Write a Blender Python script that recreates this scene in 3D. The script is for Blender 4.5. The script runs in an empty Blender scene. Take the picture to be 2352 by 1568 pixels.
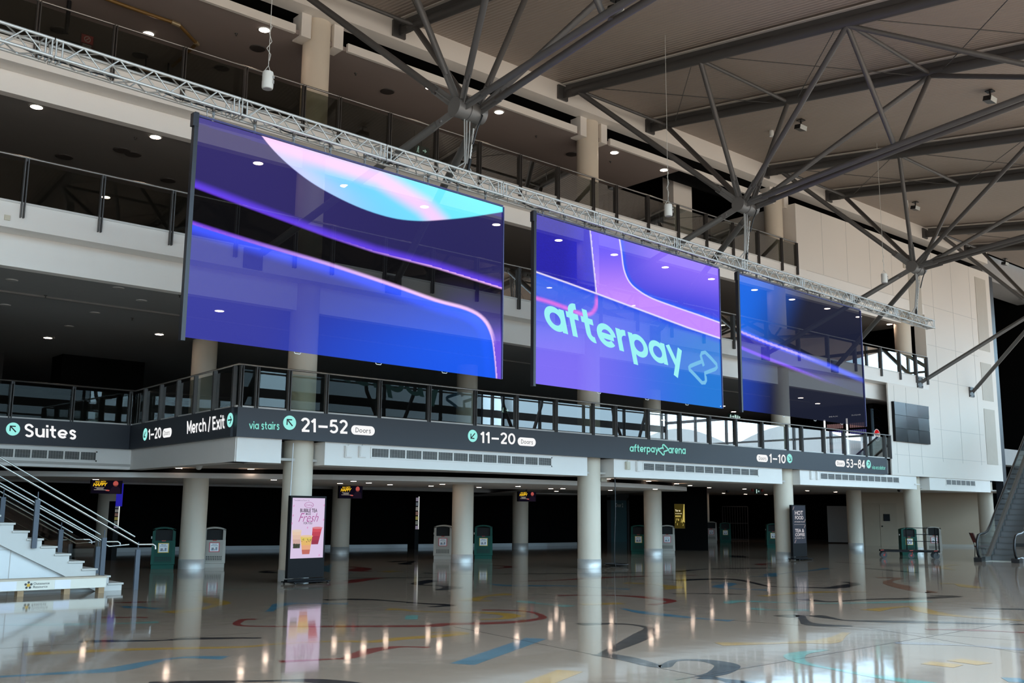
import bpy, math, random
from mathutils import Vector, Matrix
S = bpy.context.scene
COL = S.collection
random.seed(7)
V = Vector

# ------------------------------------------------------------------ camera, sky, light, exposure
FPX = 2300.0; CX, CY = 1176.0, 784.0; EYE = 1.65
def _n(v): return v.normalized()
_u = _n(V((114, 13634, FPX)))
_x = V((3820-1176, -(1194-784), FPX)); _x = _n(_x - _u*(_x.dot(_u)))
_y = _x.cross(_u)
if _y.z < 0: _y = -_y
# rows: world X (along the facade), Y (into the building), Z up, in (right, up, forward)
RIGHT = V((_x[0], _y[0], _u[0])); UP = V((_x[1], _y[1], _u[1])); FWD = V((_x[2], _y[2], _u[2]))
cam = bpy.data.cameras.new('camera'); cam.sensor_width = 36; cam.lens = FPX/2352*36; cam.clip_end = 500
co = bpy.data.objects.new('camera', cam); COL.objects.link(co)
m = Matrix((( RIGHT.x, UP.x, -FWD.x, 0), (RIGHT.y, UP.y, -FWD.y, 0), (RIGHT.z, UP.z, -FWD.z, EYE), (0, 0, 0, 1)))
co.matrix_world = m
S.camera = co
S.view_settings.view_transform = 'Standard'; S.view_settings.look = 'None'
S.view_settings.gamma = 1; S.view_settings.use_curve_mapping = False
S.view_settings.exposure = 0.0

W = bpy.data.worlds.new('sky'); S.world = W; W.use_nodes = True
nt = W.node_tree; nt.nodes.clear()
wo = nt.nodes.new('ShaderNodeOutputWorld'); bg = nt.nodes.new('ShaderNodeBackground')
tc = nt.nodes.new('ShaderNodeTexCoord'); sep = nt.nodes.new('ShaderNodeSeparateXYZ')
rp = nt.nodes.new('ShaderNodeValToRGB'); mr = nt.nodes.new('ShaderNodeMapRange')
mr.inputs[1].default_value = -0.3; mr.inputs[2].default_value = 0.7
nt.links.new(tc.outputs['Generated'], sep.inputs[0]); nt.links.new(sep.outputs[2], mr.inputs[0])
nt.links.new(mr.outputs[0], rp.inputs[0])
e = rp.color_ramp.elements
e[0].position = 0.0; e[0].color = (0.34, 0.31, 0.27, 1)
e[1].position = 1.0; e[1].color = (0.86, 1.0, 1.12, 1)
a = e.new(0.29); a.color = (0.40, 0.38, 0.35, 1)
a = e.new(0.32); a.color = (0.385, 0.53, 0.635, 1)
a = e.new(0.5); a.color = (0.38, 0.63, 0.82, 1)
bg.inputs[1].default_value = 8.9
nt.links.new(rp.outputs[0], bg.inputs[0]); nt.links.new(bg.outputs[0], wo.inputs[0])
def portal(loc, rot, sx, sy):
    l = bpy.data.lights.new('daylight_portal', 'AREA'); l.shape = 'RECTANGLE'; l.size = sx; l.size_y = sy
    l.cycles.is_portal = True
    o = bpy.data.objects.new('daylight_portal', l); COL.objects.link(o); o.location = loc; o.rotation_euler = rot
portal((22, -7.1, 5.3), (math.radians(90), 0, 0), 70, 10.6)          # the glazed front behind the viewer (faces +Y)
portal((22, -2.75, 11.75), (math.radians(-7.5), 0, 0), 70, 8.4)          # unseen rooflight opening, added for steep daylight on the front floor (faces down)
portal((57.4, 6.5, 6), (math.radians(90), 0, math.radians(90)), 27, 12)  # the glazed end beyond the escalators (faces -X)

sun = bpy.data.lights.new('sun', 'SUN'); sun.energy = 12.0; sun.color = (1.0, .82, .64); sun.angle = .01
so = bpy.data.objects.new('sun', sun); COL.objects.link(so); so.rotation_euler = V((-.08, -.06, -.99)).to_track_quat('-Z', 'Y').to_euler(); so.location = (20, -30, 40)

# ------------------------------------------------------------------ pixel -> point on a real plane
O = V((0, 0, EYE))
def ray(px, py): return RIGHT*(px-CX) + UP*(-(py-CY)) + FWD*FPX
def FL(px, py, z=0.0):
    r = ray(px, py); return O + r*((z-EYE)/r.z)
def oY(px, py, Y):
    r = ray(px, py); return O + r*(Y/r.y)
def oX(px, py, X):
    r = ray(px, py); return O + r*(X/r.x)
def oP(px, py, p0, nrm):
    r = ray(px, py); return O + r*((V(p0)-O).dot(V(nrm))/r.dot(V(nrm)))
def oD(px, py, d): return O + ray(px, py)*(d/FPX)
def proj(p):
    d = V(p)-O; f = d.dot(FWD)
    return CX+FPX*d.dot(RIGHT)/f, CY-FPX*d.dot(UP)/f

# ------------------------------------------------------------------ materials
def lin(c):
    if isinstance(c, str): c = tuple(int(c[i:i+2], 16)/255 for i in (0, 2, 4))
    return tuple(x/12.92 if x <= .04045 else ((x+.055)/1.055)**2.4 for x in c)
MATS = {}
def mat(name, c, rough=.5, metal=0.0, var=.06, scale=3.0, spec=.5, bump=None):
    if name in MATS: return MATS[name]
    c = lin(c) if isinstance(c, str) else c
    M = bpy.data.materials.new(name); M.use_nodes = True; t = M.node_tree
    b = t.nodes['Principled BSDF']
    b.inputs['Roughness'].default_value = rough; b.inputs['Metallic'].default_value = metal
    b.inputs['Specular IOR Level'].default_value = spec
    g = t.nodes.new('ShaderNodeTexCoord'); n = t.nodes.new('ShaderNodeTexNoise'); n.inputs['Scale'].default_value = scale
    n.inputs['Detail'].default_value = 4
    mx = t.nodes.new('ShaderNodeMix'); mx.data_type = 'RGBA'
    mx.inputs[6].default_value = (*[x*(1-var) for x in c], 1); mx.inputs[7].default_value = (*[min(1, x*(1+var)) for x in c], 1)
    t.links.new(g.outputs['Object'], n.inputs['Vector']); t.links.new(n.outputs['Fac'], mx.inputs[0])
    t.links.new(mx.outputs[2], b.inputs['Base Color'])
    if bump:
        bump(t, g, b)
    MATS[name] = M; return M
def emis(name, c, k=1.0):
    if name in MATS: return MATS[name]
    c = lin(c) if isinstance(c, str) else c
    M = bpy.data.materials.new(name); M.use_nodes = True; t = M.node_tree; t.nodes.clear()
    o = t.nodes.new('ShaderNodeOutputMaterial'); em = t.nodes.new('ShaderNodeEmission')
    em.inputs[0].default_value = (*c, 1); em.inputs[1].default_value = k
    t.links.new(em.outputs[0], o.inputs[0]); MATS[name] = M; return M
def glass(name, tint, k=1.0, rough=0.0):
    if name in MATS: return MATS[name]
    M = bpy.data.materials.new(name); M.use_nodes = True; t = M.node_tree; t.nodes.clear()
    o = t.nodes.new('ShaderNodeOutputMaterial'); tr = t.nodes.new('ShaderNodeBsdfTransparent'); gl = t.nodes.new('ShaderNodeBsdfGlossy')
    tr.inputs[0].default_value = (*tint, 1); gl.inputs['Roughness'].default_value = rough
    fr = t.nodes.new('ShaderNodeFresnel'); fr.inputs[0].default_value = 1.5
    mu = t.nodes.new('ShaderNodeMath'); mu.operation = 'MULTIPLY'; mu.use_clamp = True; mu.inputs[1].default_value = k
    mx = t.nodes.new('ShaderNodeMixShader')
    t.links.new(fr.outputs[0], mu.inputs[0]); t.links.new(mu.outputs[0], mx.inputs[0])
    t.links.new(tr.outputs[0], mx.inputs[1]); t.links.new(gl.outputs[0], mx.inputs[2]); t.links.new(mx.outputs[0], o.inputs[0])
    MATS[name] = M; return M

def terrazzo(name, c, rough=.07):
    if name in MATS: return MATS[name]
    c = lin(c) if isinstance(c, str) else c
    M = bpy.data.materials.new(name); M.use_nodes = True; t = M.node_tree; b = t.nodes['Principled BSDF']
    g = t.nodes.new('ShaderNodeTexCoord'); n = t.nodes.new('ShaderNodeTexNoise'); n.inputs['Scale'].default_value = 90; n.inputs['Detail'].default_value = 2
    n2 = t.nodes.new('ShaderNodeTexNoise'); n2.inputs['Scale'].default_value = .5
    r = t.nodes.new('ShaderNodeValToRGB'); r.color_ramp.elements[0].position = .35; r.color_ramp.elements[1].position = .65
    r.color_ramp.elements[0].color = (*[x*.86 for x in c], 1); r.color_ramp.elements[1].color = (*[min(1, x*1.1) for x in c], 1)
    t.links.new(g.outputs['Object'], n.inputs['Vector']); t.links.new(n.outputs['Fac'], r.inputs[0]); t.links.new(r.outputs[0], b.inputs['Base Color'])
    b.inputs['Roughness'].default_value = rough; b.inputs['Specular IOR Level'].default_value = .8
    w = t.nodes.new('ShaderNodeTexNoise'); w.inputs['Scale'].default_value = 1.6; w.inputs['Detail'].default_value = 1.5
    bp = t.nodes.new('ShaderNodeBump'); bp.inputs['Strength'].default_value = .14; bp.inputs['Distance'].default_value = .01
    t.links.new(g.outputs['Object'], w.inputs['Vector']); t.links.new(w.outputs['Fac'], bp.inputs['Height']); t.links.new(bp.outputs[0], b.inputs['Normal'])
    MATS[name] = M; return M

def corr(t, g, b):   # trapezoid ribs running along Y
    sp = t.nodes.new('ShaderNodeSeparateXYZ'); wv = t.nodes.new('ShaderNodeTexWave'); wv.wave_type = 'BANDS'; wv.bands_direction = 'X'
    wv.inputs['Scale'].default_value = 2.6
    bp = t.nodes.new('ShaderNodeBump'); bp.inputs['Strength'].default_value = .55; bp.inputs['Distance'].default_value = .03
    t.links.new(g.outputs['Object'], wv.inputs['Vector']); t.links.new(wv.outputs['Fac'], bp.inputs['Height']); t.links.new(bp.outputs[0], b.inputs['Normal'])

white = mat('white_paint', (.83, .79, .745), .6, var=.02)
wallw = mat('wall_white_panel', (.76, .70, .635), .6, var=.02, scale=.7)
cream = mat('column_cream', (.68, .59, .475), .5, var=.03)
beige = mat('beige_wall', (.33, .245, .165), .6, var=.03)
steel = mat('dark_steel_paint', (.080, .074, .070), .42, .0, var=.06)
steel2 = mat('charcoal_steel', (.060, .056, .053), .45)
alu = mat('truss_aluminium', (.56, .57, .56), .42, .55, var=.03)
chrome = mat('brushed_stainless', (.66, .66, .64), .48, .55, var=.1, scale=20)
railm = mat('rail_stainless', (.34, .32, .30), .32, 1.0)
postm = mat('post_grey', (.085, .080, .078), .45, .3)
postb = mat('post_brown', (.055, .048, .044), .5, .2)
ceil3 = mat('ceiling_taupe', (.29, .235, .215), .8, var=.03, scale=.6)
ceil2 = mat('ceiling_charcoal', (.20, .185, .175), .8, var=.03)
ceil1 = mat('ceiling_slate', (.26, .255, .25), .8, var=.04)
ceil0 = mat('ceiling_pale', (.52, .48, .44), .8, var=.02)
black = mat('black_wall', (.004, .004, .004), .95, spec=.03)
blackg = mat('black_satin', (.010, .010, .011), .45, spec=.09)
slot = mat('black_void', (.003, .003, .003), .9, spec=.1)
band = mat('sign_charcoal', (.033, .038, .049), .5, var=.03)
roofm = mat('roof_sheet', (.335, .275, .23), .55, .0, var=.03, scale=.4, bump=corr)
flash = mat('roof_flashing', (.52, .47, .42), .5)
mint = emis('mint_light', (.36, .95, .88), .9)
litw = emis('white_light', (1, 1, 1), .95)
mintT = emis('mint_text', (.30, .90, .78), .8)
ink = mat('sign_ink', (.012, .014, .018), .5)
glassA = glass('balustrade_glass_clear', (.78, .83, .80), .62)
glassB = glass('balustrade_glass_smoke', (.60, .62, .58), .5)
lamp = emis('lamp_lens', (1.0, .76, .60), 38)
lampo = mat('lamp_off', (.32, .30, .28), .4)
red = mat('red_paint', (.45, .03, .02), .4)
grn = mat('bin_green', (.006, .075, .055), .5, spec=.2)
grnd = mat('bin_green_dark', (.005, .060, .044), .5, spec=.2)
tau = mat('bin_taupe', (.40, .36, .31), .45)
taud = mat('bin_taupe_dark', (.34, .305, .26), .5)
rubber = mat('black_rubber', (.008, .008, .009), .35)
wood = mat('raw_timber', (.33, .22, .12), .7, var=.2, scale=12)
paper = mat('white_label', (.80, .80, .80), .5)

# ------------------------------------------------------------------ mesh building
class MB:
    def __init__(s): s.v = []; s.f = []; s.mi = []; s.m = 0; s.sm = set()
    def add(s, vs, fs, smooth=False):
        b = len(s.v); s.v += [V(p) for p in vs]
        for f in fs:
            if smooth: s.sm.add(len(s.f))
            s.f.append([b+i for i in f]); s.mi.append(s.m)
        return s
    def box(s, x0, x1, y0, y1, z0, z1):
        vs = [(x, y, z) for z in (z0, z1) for y in (y0, y1) for x in (x0, x1)]
        return s.add(vs, [(0, 2, 3, 1), (4, 5, 7, 6), (0, 1, 5, 4), (2, 6, 7, 3), (0, 4, 6, 2), (1, 3, 7, 5)])
    def obox(s, c, ax, ay, az):    # oriented box: centre and half-axis vectors
        c, ax, ay, az = map(V, (c, ax, ay, az))
        vs = [c+ax*i+ay*j+az*k for k in (-1, 1) for j in (-1, 1) for i in (-1, 1)]
        return s.add(vs, [(0, 2, 3, 1), (4, 5, 7, 6), (0, 1, 5, 4), (2, 6, 7, 3), (0, 4, 6, 2), (1, 3, 7, 5)])
    def bar(s, p, q, w, d, side=None):
        p, q = V(p), V(q); t = (q-p).normalized()
        sd = V(side) if side else (V((0, 0, 1)).cross(t) if abs(t.z) < .95 else V((1, 0, 0)))
        sd = (sd - t*sd.dot(t)).normalized(); up = t.cross(sd)
        return s.obox((p+q)/2, t*((q-p).length/2), sd*(w/2), up*(d/2))
    def cyl(s, p, q, r, r2=None, n=12, cap=True):
        p, q = V(p), V(q); r2 = r if r2 is None else r2
        t = (q-p).normalized(); a = t.orthogonal().normalized(); b = t.cross(a)
        vs = []
        for c, rr in ((p, r), (q, r2)):
            for i in range(n):
                an = 2*math.pi*i/n; vs.append(c + a*(rr*math.cos(an)) + b*(rr*math.sin(an)))
        s.add(vs, [(i, (i+1) % n, n+(i+1) % n, n+i) for i in range(n)], True)
        if cap: s.add(vs, [list(range(n-1, -1, -1)), list(range(n, 2*n))])
        return s
    def tube(s, pts, r, n=8):
        pts = [V(p) for p in pts]; rings = []; a = None
        for i, p in enumerate(pts):
            t = (pts[min(i+1, len(pts)-1)] - pts[max(i-1, 0)]).normalized()
            a = t.orthogonal().normalized() if a is None else (a - t*a.dot(t)).normalized()
            b = t.cross(a)
            rings.append([p + a*(r*math.cos(2*math.pi*k/n)) + b*(r*math.sin(2*math.pi*k/n)) for k in range(n)])
        vs = [v for g in rings for v in g]; fs = []
        for i in range(len(pts)-1):
            for k in range(n): fs.append((i*n+k, i*n+(k+1) % n, (i+1)*n+(k+1) % n, (i+1)*n+k))
        s.add(vs, fs, True)
        s.add(vs, [list(range(n-1, -1, -1)), list(range((len(pts)-1)*n, len(pts)*n))]); return s
    def prism(s, pts, d):          # polygon extruded by vector d
        n = len(pts); vs = [V(p) for p in pts] + [V(p)+V(d) for p in pts]
        return s.add(vs, [list(range(n-1, -1, -1)), list(range(n, 2*n))] + [(i, (i+1) % n, n+(i+1) % n, n+i) for i in range(n)])
    def lathe(s, c, prof, n=24):   # profile of (r, z) about the vertical through c
        c = V(c); vs = []
        for r, z in prof:
            for i in range(n): vs.append(c+V((r*math.cos(2*math.pi*i/n), r*math.sin(2*math.pi*i/n), z)))
        fs = []
        for j in range(len(prof)-1):
            for i in range(n): fs.append((j*n+i, j*n+(i+1) % n, (j+1)*n+(i+1) % n, (j+1)*n+i))
        s.add(vs, fs, True)
        s.add(vs, [list(range(n-1, -1, -1)), list(range((len(prof)-1)*n, len(prof)*n))]); return s
    def quad(s, a, b, c, d): return s.add([a, b, c, d], [(0, 1, 2, 3)])
def me_of(mb, name, mats, off):
    me = bpy.data.meshes.new(name)
    me.from_pydata([tuple(p-off) for p in mb.v], [], mb.f)
    for k in (mats if isinstance(mats, (list, tuple)) else [mats]): me.materials.append(k)
    for i, p in enumerate(me.polygons):
        p.material_index = mb.mi[i]
        if i in mb.sm: p.use_smooth = True
    me.validate(); me.update(); return me
def root_of(o):
    while o.parent: o = o.parent
    return o
def obj(name, mb, mats, parent=None, label=None, at=None):
    off = root_of(parent).location.copy() if parent else V(at or (0, 0, 0))
    o = bpy.data.objects.new(name, me_of(mb, name, mats, off)); COL.objects.link(o)
    if parent: o.parent = parent
    else: o.location = off
    if label: o['label'] = label
    return o
def thing(name, label, cat, loc=(0, 0, 0), group=None):
    o = bpy.data.objects.new(name, None); COL.objects.link(o); o.location = loc; o.empty_display_size = .1
    return tag(o, label, cat, group)
def tag(o, label, cat, group=None):
    o['label'] = label; o['category'] = cat
    if group: o['group'] = group
    return o
def struct(name, mb, mats):
    o = obj(name, mb, mats); o['kind'] = 'structure'; return o
def kids(o): return [c for c in COL.objects if c.parent == o]
def copy_tree(o, parent=None):
    c = o.copy(); COL.objects.link(c)
    if parent: c.parent = parent
    for ch in kids(o): copy_tree(ch, c)
    return c
ORD = 'first second third fourth fifth sixth seventh eighth ninth tenth eleventh twelfth thirteenth fourteenth fifteenth sixteenth seventeenth eighteenth nineteenth twentieth'.split()

# text: glyphs of Blender's own font, squeezed into a box given by three corners
_tc = {}
def glyphs(s, bold=0.0, shear=0.0):
    k = (s, bold, shear)
    if k in _tc: return _tc[k]
    cu = bpy.data.curves.new('t', 'FONT'); cu.body = s; cu.offset = bold; cu.shear = shear; cu.resolution_u = 3; cu.fill_mode = 'FRONT'
    ob = bpy.data.objects.new('t', cu); COL.objects.link(ob)
    dg = bpy.context.evaluated_depsgraph_get(); me = bpy.data.meshes.new_from_object(ob.evaluated_get(dg))
    vs = [(v.co.x, v.co.y) for v in me.vertices]; fs = [list(p.vertices) for p in me.polygons]
    bpy.data.objects.remove(ob); bpy.data.curves.remove(cu); bpy.data.meshes.remove(me)
    x0 = min(v[0] for v in vs); x1 = max(v[0] for v in vs); y0 = min(v[1] for v in vs); y1 = max(v[1] for v in vs)
    _tc[k] = ([((x-x0)/(x1-x0), (y-y0)/(y1-y0)) for x, y in vs], fs, (x1-x0)/(y1-y0)); return _tc[k]
def text(mb, s, bl, br, tl, nrm, lift=.006, bold=0.0, shear=0.0):
    bl, br, tl, nrm = map(V, (bl, br, tl, nrm)); vs, fs, _ = glyphs(s, bold, shear)
    P = [bl+(br-bl)*u+(tl-bl)*v+nrm*lift for u, v in vs]
    ex = (br-bl).cross(tl-bl)
    mb.add(P, fs if ex.dot(nrm) > 0 else [f[::-1] for f in fs]); return mb
ARROW = [(-.62, -.1), (.28, -.1), (.0, -.38), (.14, -.52), (.66, 0), (.14, .52), (.0, .38), (.28, .1), (-.62, .1)]
def disc_pts(c, ex, ez, r, n=32): return [c+ex*(r*math.cos(2*math.pi*i/n))+ez*(r*math.sin(2*math.pi*i/n)) for i in range(n)]
LARROW = [(.62, .62), (-.42, .62), (-.42, .40), (.24, .40), (-.62, -.46), (-.46, -.62), (.40, .24), (.40, -.42), (.62, -.42)]  # points up-right
def rot2(pts, a): ca, sa = math.cos(a), math.sin(a); return [(x*ca-y*sa, x*sa+y*ca) for x, y in pts]

# ------------------------------------------------------------------ THE SETTING
YF = 20.5          # plane of the balcony fronts
# floor with its inlaid terrazzo ribbons
FLC = ['terrazzo', (.50, .455, .41)]
fm = [terrazzo('floor_terrazzo', (.27, .212, .163)), terrazzo('inlay_black', (.020, .020, .024)), terrazzo('inlay_yellow', (.40, .23, .045)),
      terrazzo('inlay_red', (.20, .035, .03)), terrazzo('inlay_blue', (.07, .17, .23)), terrazzo('inlay_teal', (.14, .32, .28)),
      terrazzo('inlay_grey', (.22, .24, .27)), terrazzo('inlay_joint', (.10, .09, .085)), terrazzo('inlay_brown', (.17, .06, .035))]
K_, Y_, R_, B_, T_, G_, J_, N_ = 1, 2, 3, 4, 5, 6, 7, 8
F = MB(); F.m = 0
F.quad((-14, -8, 0), (64, -8, 0), (64, 60, 0), (-14, 60, 0))
_rz = [0.0002]
def ribbon(ci, crop, pts, w=.26, taper=True):
    w = w if w < .27 else .27+(w-.27)*.55
    ox, oy, sc = crop
    P = [FL(ox+x/sc, oy+y/sc) for x, y in pts]
    # smooth with Catmull-Rom
    Q = []
    for i in range(len(P)-1):
        p0, p1, p2, p3 = P[max(i-1, 0)], P[i], P[i+1], P[min(i+2, len(P)-1)]
        k = 6 if len(P) > 2 else 1
        for j in range(k):
            t = j/k; Q.append(.5*((2*p1)+(p2-p0)*t+(2*p0-5*p1+4*p2-p3)*t*t+(3*p1-p0-3*p2+p3)*t**3))
    Q.append(P[-1]); vs = []; n = len(Q)
    _rz[0] += .00002; z = V((0, 0, _rz[0]))
    for i, p in enumerate(Q):
        t = (Q[min(i+1, n-1)]-Q[max(i-1, 0)]); t.z = 0; t.normalize(); s = V((-t.y, t.x, 0))
        f = i/(n-1); ww = w*(.75+.35*math.sin(3.0*f*math.pi+ci)) if taper and n > 2 else w
        vs += [p+s*(ww/2)+z, p-s*(ww/2)+z]
    F.m = ci
    F.add(vs, [(2*i, 2*i+1, 2*i+3, 2*i+2) for i in range(n-1)])
A = (0, 1200, 2.94); B = (800, 1250, 2.94); C = (1552, 1200, 2.94)
for ci, cr, pts, w in [
    (G_, A, [(0, 572), (150, 588), (280, 600), (300, 622), (150, 645)], .3), (R_, A, [(720, 542), (900, 537), (1065, 533)], .22),
    (B_, A, [(825, 565), (930, 572), (1080, 580)], .35), (T_, A, [(0, 690), (600, 685), (1070, 672)], .2), (R_, A, [(680, 640), (1000, 640)], .12),
    (Y_, A, [(1130, 607), (1330, 585), (1450, 560), (1490, 545), (1420, 525), (1390, 505), (1310, 497)], .5),
    (R_, A, [(1730, 652), (1640, 656), (1605, 690), (1800, 700), (2352, 700), (2890, 697), (3000, 686), (3350, 677), (3550, 662), (3665, 640), (3600, 606), (3450, 592), (3255, 589)], .26),
    (K_, A, [(540, 800), (1000, 797), (1130, 792), (1330, 782), (1765, 778)], .2),
    (Y_, A, [(165, 888), (900, 855), (1600, 840), (1850, 820), (2150, 803), (2352, 801), (2530, 802), (2700, 783), (2950, 766), (3090, 753), (3140, 746), (3070, 738), (2890, 742)], .22),
    (B_, A, [(0, 1040), (300, 1022), (600, 1005), (780, 990), (1000, 945), (1150, 918), (1300, 908), (1520, 912)], .26),
    (R_, A, [(1885, 938), (2250, 920), (2352, 912), (2500, 864), (2650, 841), (2770, 838), (2900, 842)], .22),
    (K_, A, [(1000, 1085), (1700, 1070), (2100, 1066), (2500, 1095)], .2), (B_, A, [(1815, 600), (1880, 560), (1950, 545), (2100, 545), (2352, 547)], .35),
    (K_, A, [(2200, 523), (2352, 515)], .3), (R_, A, [(2190, 422), (2352, 402), (2580, 374)], .4), (T_, A, [(1150, 462), (1380, 455), (1920, 447), (2352, 445)], .15),
    (K_, A, [(1840, 325), (1780, 330), (1850, 340)], .5), (B_, A, [(2250, 280), (2180, 320), (2352, 345)], .5), (K_, A, [(2180, 377), (2352, 374), (3000, 370)], .15),
    (K_, B, [(0, 370), (200, 375), (480, 397), (685, 410), (545, 422)], .24), (K_, B, [(590, 240), (465, 268), (640, 280), (705, 293), (600, 308)], .5),
    (Y_, B, [(260, 437), (360, 440), (500, 453), (950, 462), (1100, 480), (1050, 500), (890, 507)], .28), (Y_, B, [(1100, 335), (960, 345), (860, 365), (810, 378), (970, 380)], .4),
    (T_, B, [(385, 492), (470, 492)], .9), (Y_, B, [(1210, 965), (1500, 852)], .3), (B_, B, [(770, 808), (1270, 634)], .3),
    (K_, B, [(1560, 540), (1700, 535), (1900, 540), (2030, 565), (2010, 600), (1900, 660), (1720, 738)], .28),
    (K_, B, [(1690, 738), (1900, 775), (2110, 826), (2200, 786), (2352, 780), (2490, 796), (2560, 823), (2490, 870), (2370, 894)], .26), (K_, B, [(2390, 894), (2560, 917), (2760, 960)], .26),
    (R_, B, [(1150, 248), (1400, 242), (1700, 225), (2100, 212), (2352, 210)], .3), (B_, B, [(950, 265), (1000, 270), (1100, 278), (1500, 280), (1800, 297), (1900, 302)], .35),
    (R_, B, [(1410, 345), (1700, 342), (1950, 352), (2150, 375), (2170, 390), (2040, 408)], .35), (Y_, B, [(1870, 260), (2080, 270), (2200, 290), (2130, 303)], .5),
    (B_, B, [(1850, 433), (2000, 460), (2352, 498), (2590, 515)], .3), (K_, B, [(500, 193), (1000, 200), (2352, 185)], .18), (T_, B, [(1150, 380), (1250, 395), (1500, 418)], .3),
    (Y_, B, [(1570, 405), (1850, 398)], .3), (K_, B, [(2195, 333), (2352, 332), (2665, 336)], .16), (R_, B, [(0, 245), (230, 225)], .4), (K_, B, [(280, 118), (440, 112), (380, 130), (420, 136)], .5),
    (R_, B, [(0, 150), (100, 160), (60, 178), (150, 182)], .8), (Y_, B, [(240, 180), (330, 186)], .7), (R_, B, [(950, 140), (1100, 150), (1000, 162)], .5),
    (K_, C, [(0, 390), (200, 382), (380, 382), (520, 405), (640, 430), (900, 437), (1060, 440), (1150, 425), (1210, 412), (1140, 400)], .42),
    (K_, C, [(0, 330), (250, 312), (700, 305)], .3), (Y_, C, [(580, 495), (680, 487), (900, 470), (1290, 467)], .3), (B_, C, [(240, 403), (370, 410), (300, 435), (480, 450), (640, 455)], .4),
    (K_, C, [(860, 515), (930, 525), (1050, 533), (1300, 518), (1600, 512), (1890, 497), (1720, 492)], .34), (T_, C, [(350, 545), (450, 530), (1000, 545), (1700, 530)], .35), (T_, C, [(480, 575), (620, 588), (900, 590)], .25),
    (K_, C, [(715, 635), (830, 627), (880, 670), (960, 690), (1190, 698)], .34), (K_, C, [(930, 625), (1050, 645), (1200, 662), (1700, 672), (2352, 688)], .28),
    (Y_, C, [(1310, 593), (1450, 575), (1600, 568), (1700, 600), (1900, 630), (2352, 662)], .4), (Y_, C, [(290, 820), (600, 815), (850, 808), (1000, 805), (1080, 780), (1150, 742)], .32),
    (T_, C, [(1020, 858), (850, 880), (800, 905), (860, 945), (1100, 995), (1400, 1045), (1760, 1095)], .22), (G_, C, [(1480, 812), (1800, 820), (2100, 838), (2352, 858)], .22),
    (R_, C, [(1690, 720), (2000, 725), (2352, 742)], .2), (N_, C, [(1355, 370), (1500, 375), (1430, 400), (1520, 430), (1700, 470), (1730, 465)], .6), (Y_, C, [(1780, 410), (1900, 415), (2000, 435), (2090, 440)], .5),
    (K_, C, [(1290, 308), (1640, 338)], .25), (N_, C, [(1095, 265), (1300, 280)], .3), (Y_, C, [(1690, 945), (1910, 970)], .3), (Y_, C, [(1880, 925), (2090, 955)], .3),
    (K_, C, [(2000, 578), (2352, 585)], .2), (B_, C, [(2220, 1060), (2352, 1065)], .3), (R_, C, [(650, 290), (560, 283), (640, 276), (720, 272)], .4), (Y_, C, [(1880, 285), (1780, 300), (1880, 320)], .5),
    (K_, C, [(400, 222), (440, 235)], .9), (B_, C, [(480, 365), (640, 362), (660, 345), (900, 325), (1030, 308)], .4)]:
    ribbon(ci, cr, pts, w)
for pts in ([(0, 1062), (2400, 650)], [(1300, 710), (2400, 890)], [(-1500, 700), (400, 1082)], [(380, 660), (2400, 800)]): ribbon(J_, C, pts, .018, False)
for pts in ([(0, 848), (1700, 745)], [(0, 520), (900, 440)]): ribbon(J_, A, pts, .016, False)
struct('floor', F, fm)

def wallbox(name, mats, *boxes):
    b = MB()
    for x in boxes: b.box(*x)
    return struct(name, b, mats)
XR = 49.2          # right-hand end of the white wall
SUY = 27.37        # set-back front above the staircase
# the far shell of the hall
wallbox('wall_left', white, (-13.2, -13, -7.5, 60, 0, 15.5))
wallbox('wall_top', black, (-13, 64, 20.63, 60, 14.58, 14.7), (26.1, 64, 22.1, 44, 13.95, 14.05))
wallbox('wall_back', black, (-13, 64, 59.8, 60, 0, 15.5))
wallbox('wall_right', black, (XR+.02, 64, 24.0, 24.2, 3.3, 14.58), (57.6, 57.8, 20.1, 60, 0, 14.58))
# roof sheet, falling from the balcony side towards the glazed front
def zr(Y): return 14.40 - .132*(20.5-Y)
b = MB()
for Y0, Y1 in ((1.5, 20.62),):
    b.add([(-14, Y0, zr(Y0)), (64, Y0, zr(Y0)), (64, Y1, zr(Y1)), (-14, Y1, zr(Y1)), (-14, Y0, zr(Y0)+.15), (64, Y0, zr(Y0)+.15), (64, Y1, zr(Y1)+.15), (-14, Y1, zr(Y1)+.15)],
          [(0, 1, 2, 3), (7, 6, 5, 4), (0, 4, 5, 1), (2, 6, 7, 3)])
struct('ceiling', b, roofm)
# glazed front behind the viewer and glazed end: posts, transoms, slender panes
frm = mat('mullion_dark', (.02, .02, .022), .5)
b = MB()
for i in range(18): x = -12.5+i*4.1; b.box(x-.06, x+.06, -7.25, -7.05, 0, zr(-7))
for z, h in ((.05, .1), (2.6, .06), (4.9, .2), (6.9, .05), (7.65, .24), (8.7, .04), (10.7, .1)): b.box(-13, 57.5, -7.22, -7.08, z-h, z+h)
for i in range(7):
    x = -8+i*10.2
    for dx, top in ((-2.2, 9.0), (1.9, 9.2)): b.tube([(x, -6.6, 0), (x, -6.6, 4.6), (x+dx*.35, -6.6, 6.3), (x+dx*.8, -6.6, top-.8), (x+dx, -6.6, top+1.6)], .11, 8)
for i in range(29): x = -12.5+i*2.5; b.bar((x, -7.1, zr(-7.1)), (x, 1.5, zr(1.5)), .07, .2)  # bars of the added rooflight, left open so steep daylight falls in
for y in (-7.1, -2.8, 1.45): b.box(-13, 57.5, y-.06, y+.06, zr(y)-.1, zr(y)+.1)
struct('window_1', b, frm)
b = MB()
for i in range(11): y = -7+i*2.7; b.box(57.45, 57.65, y-.06, y+.06, 0, zr(y))
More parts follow.
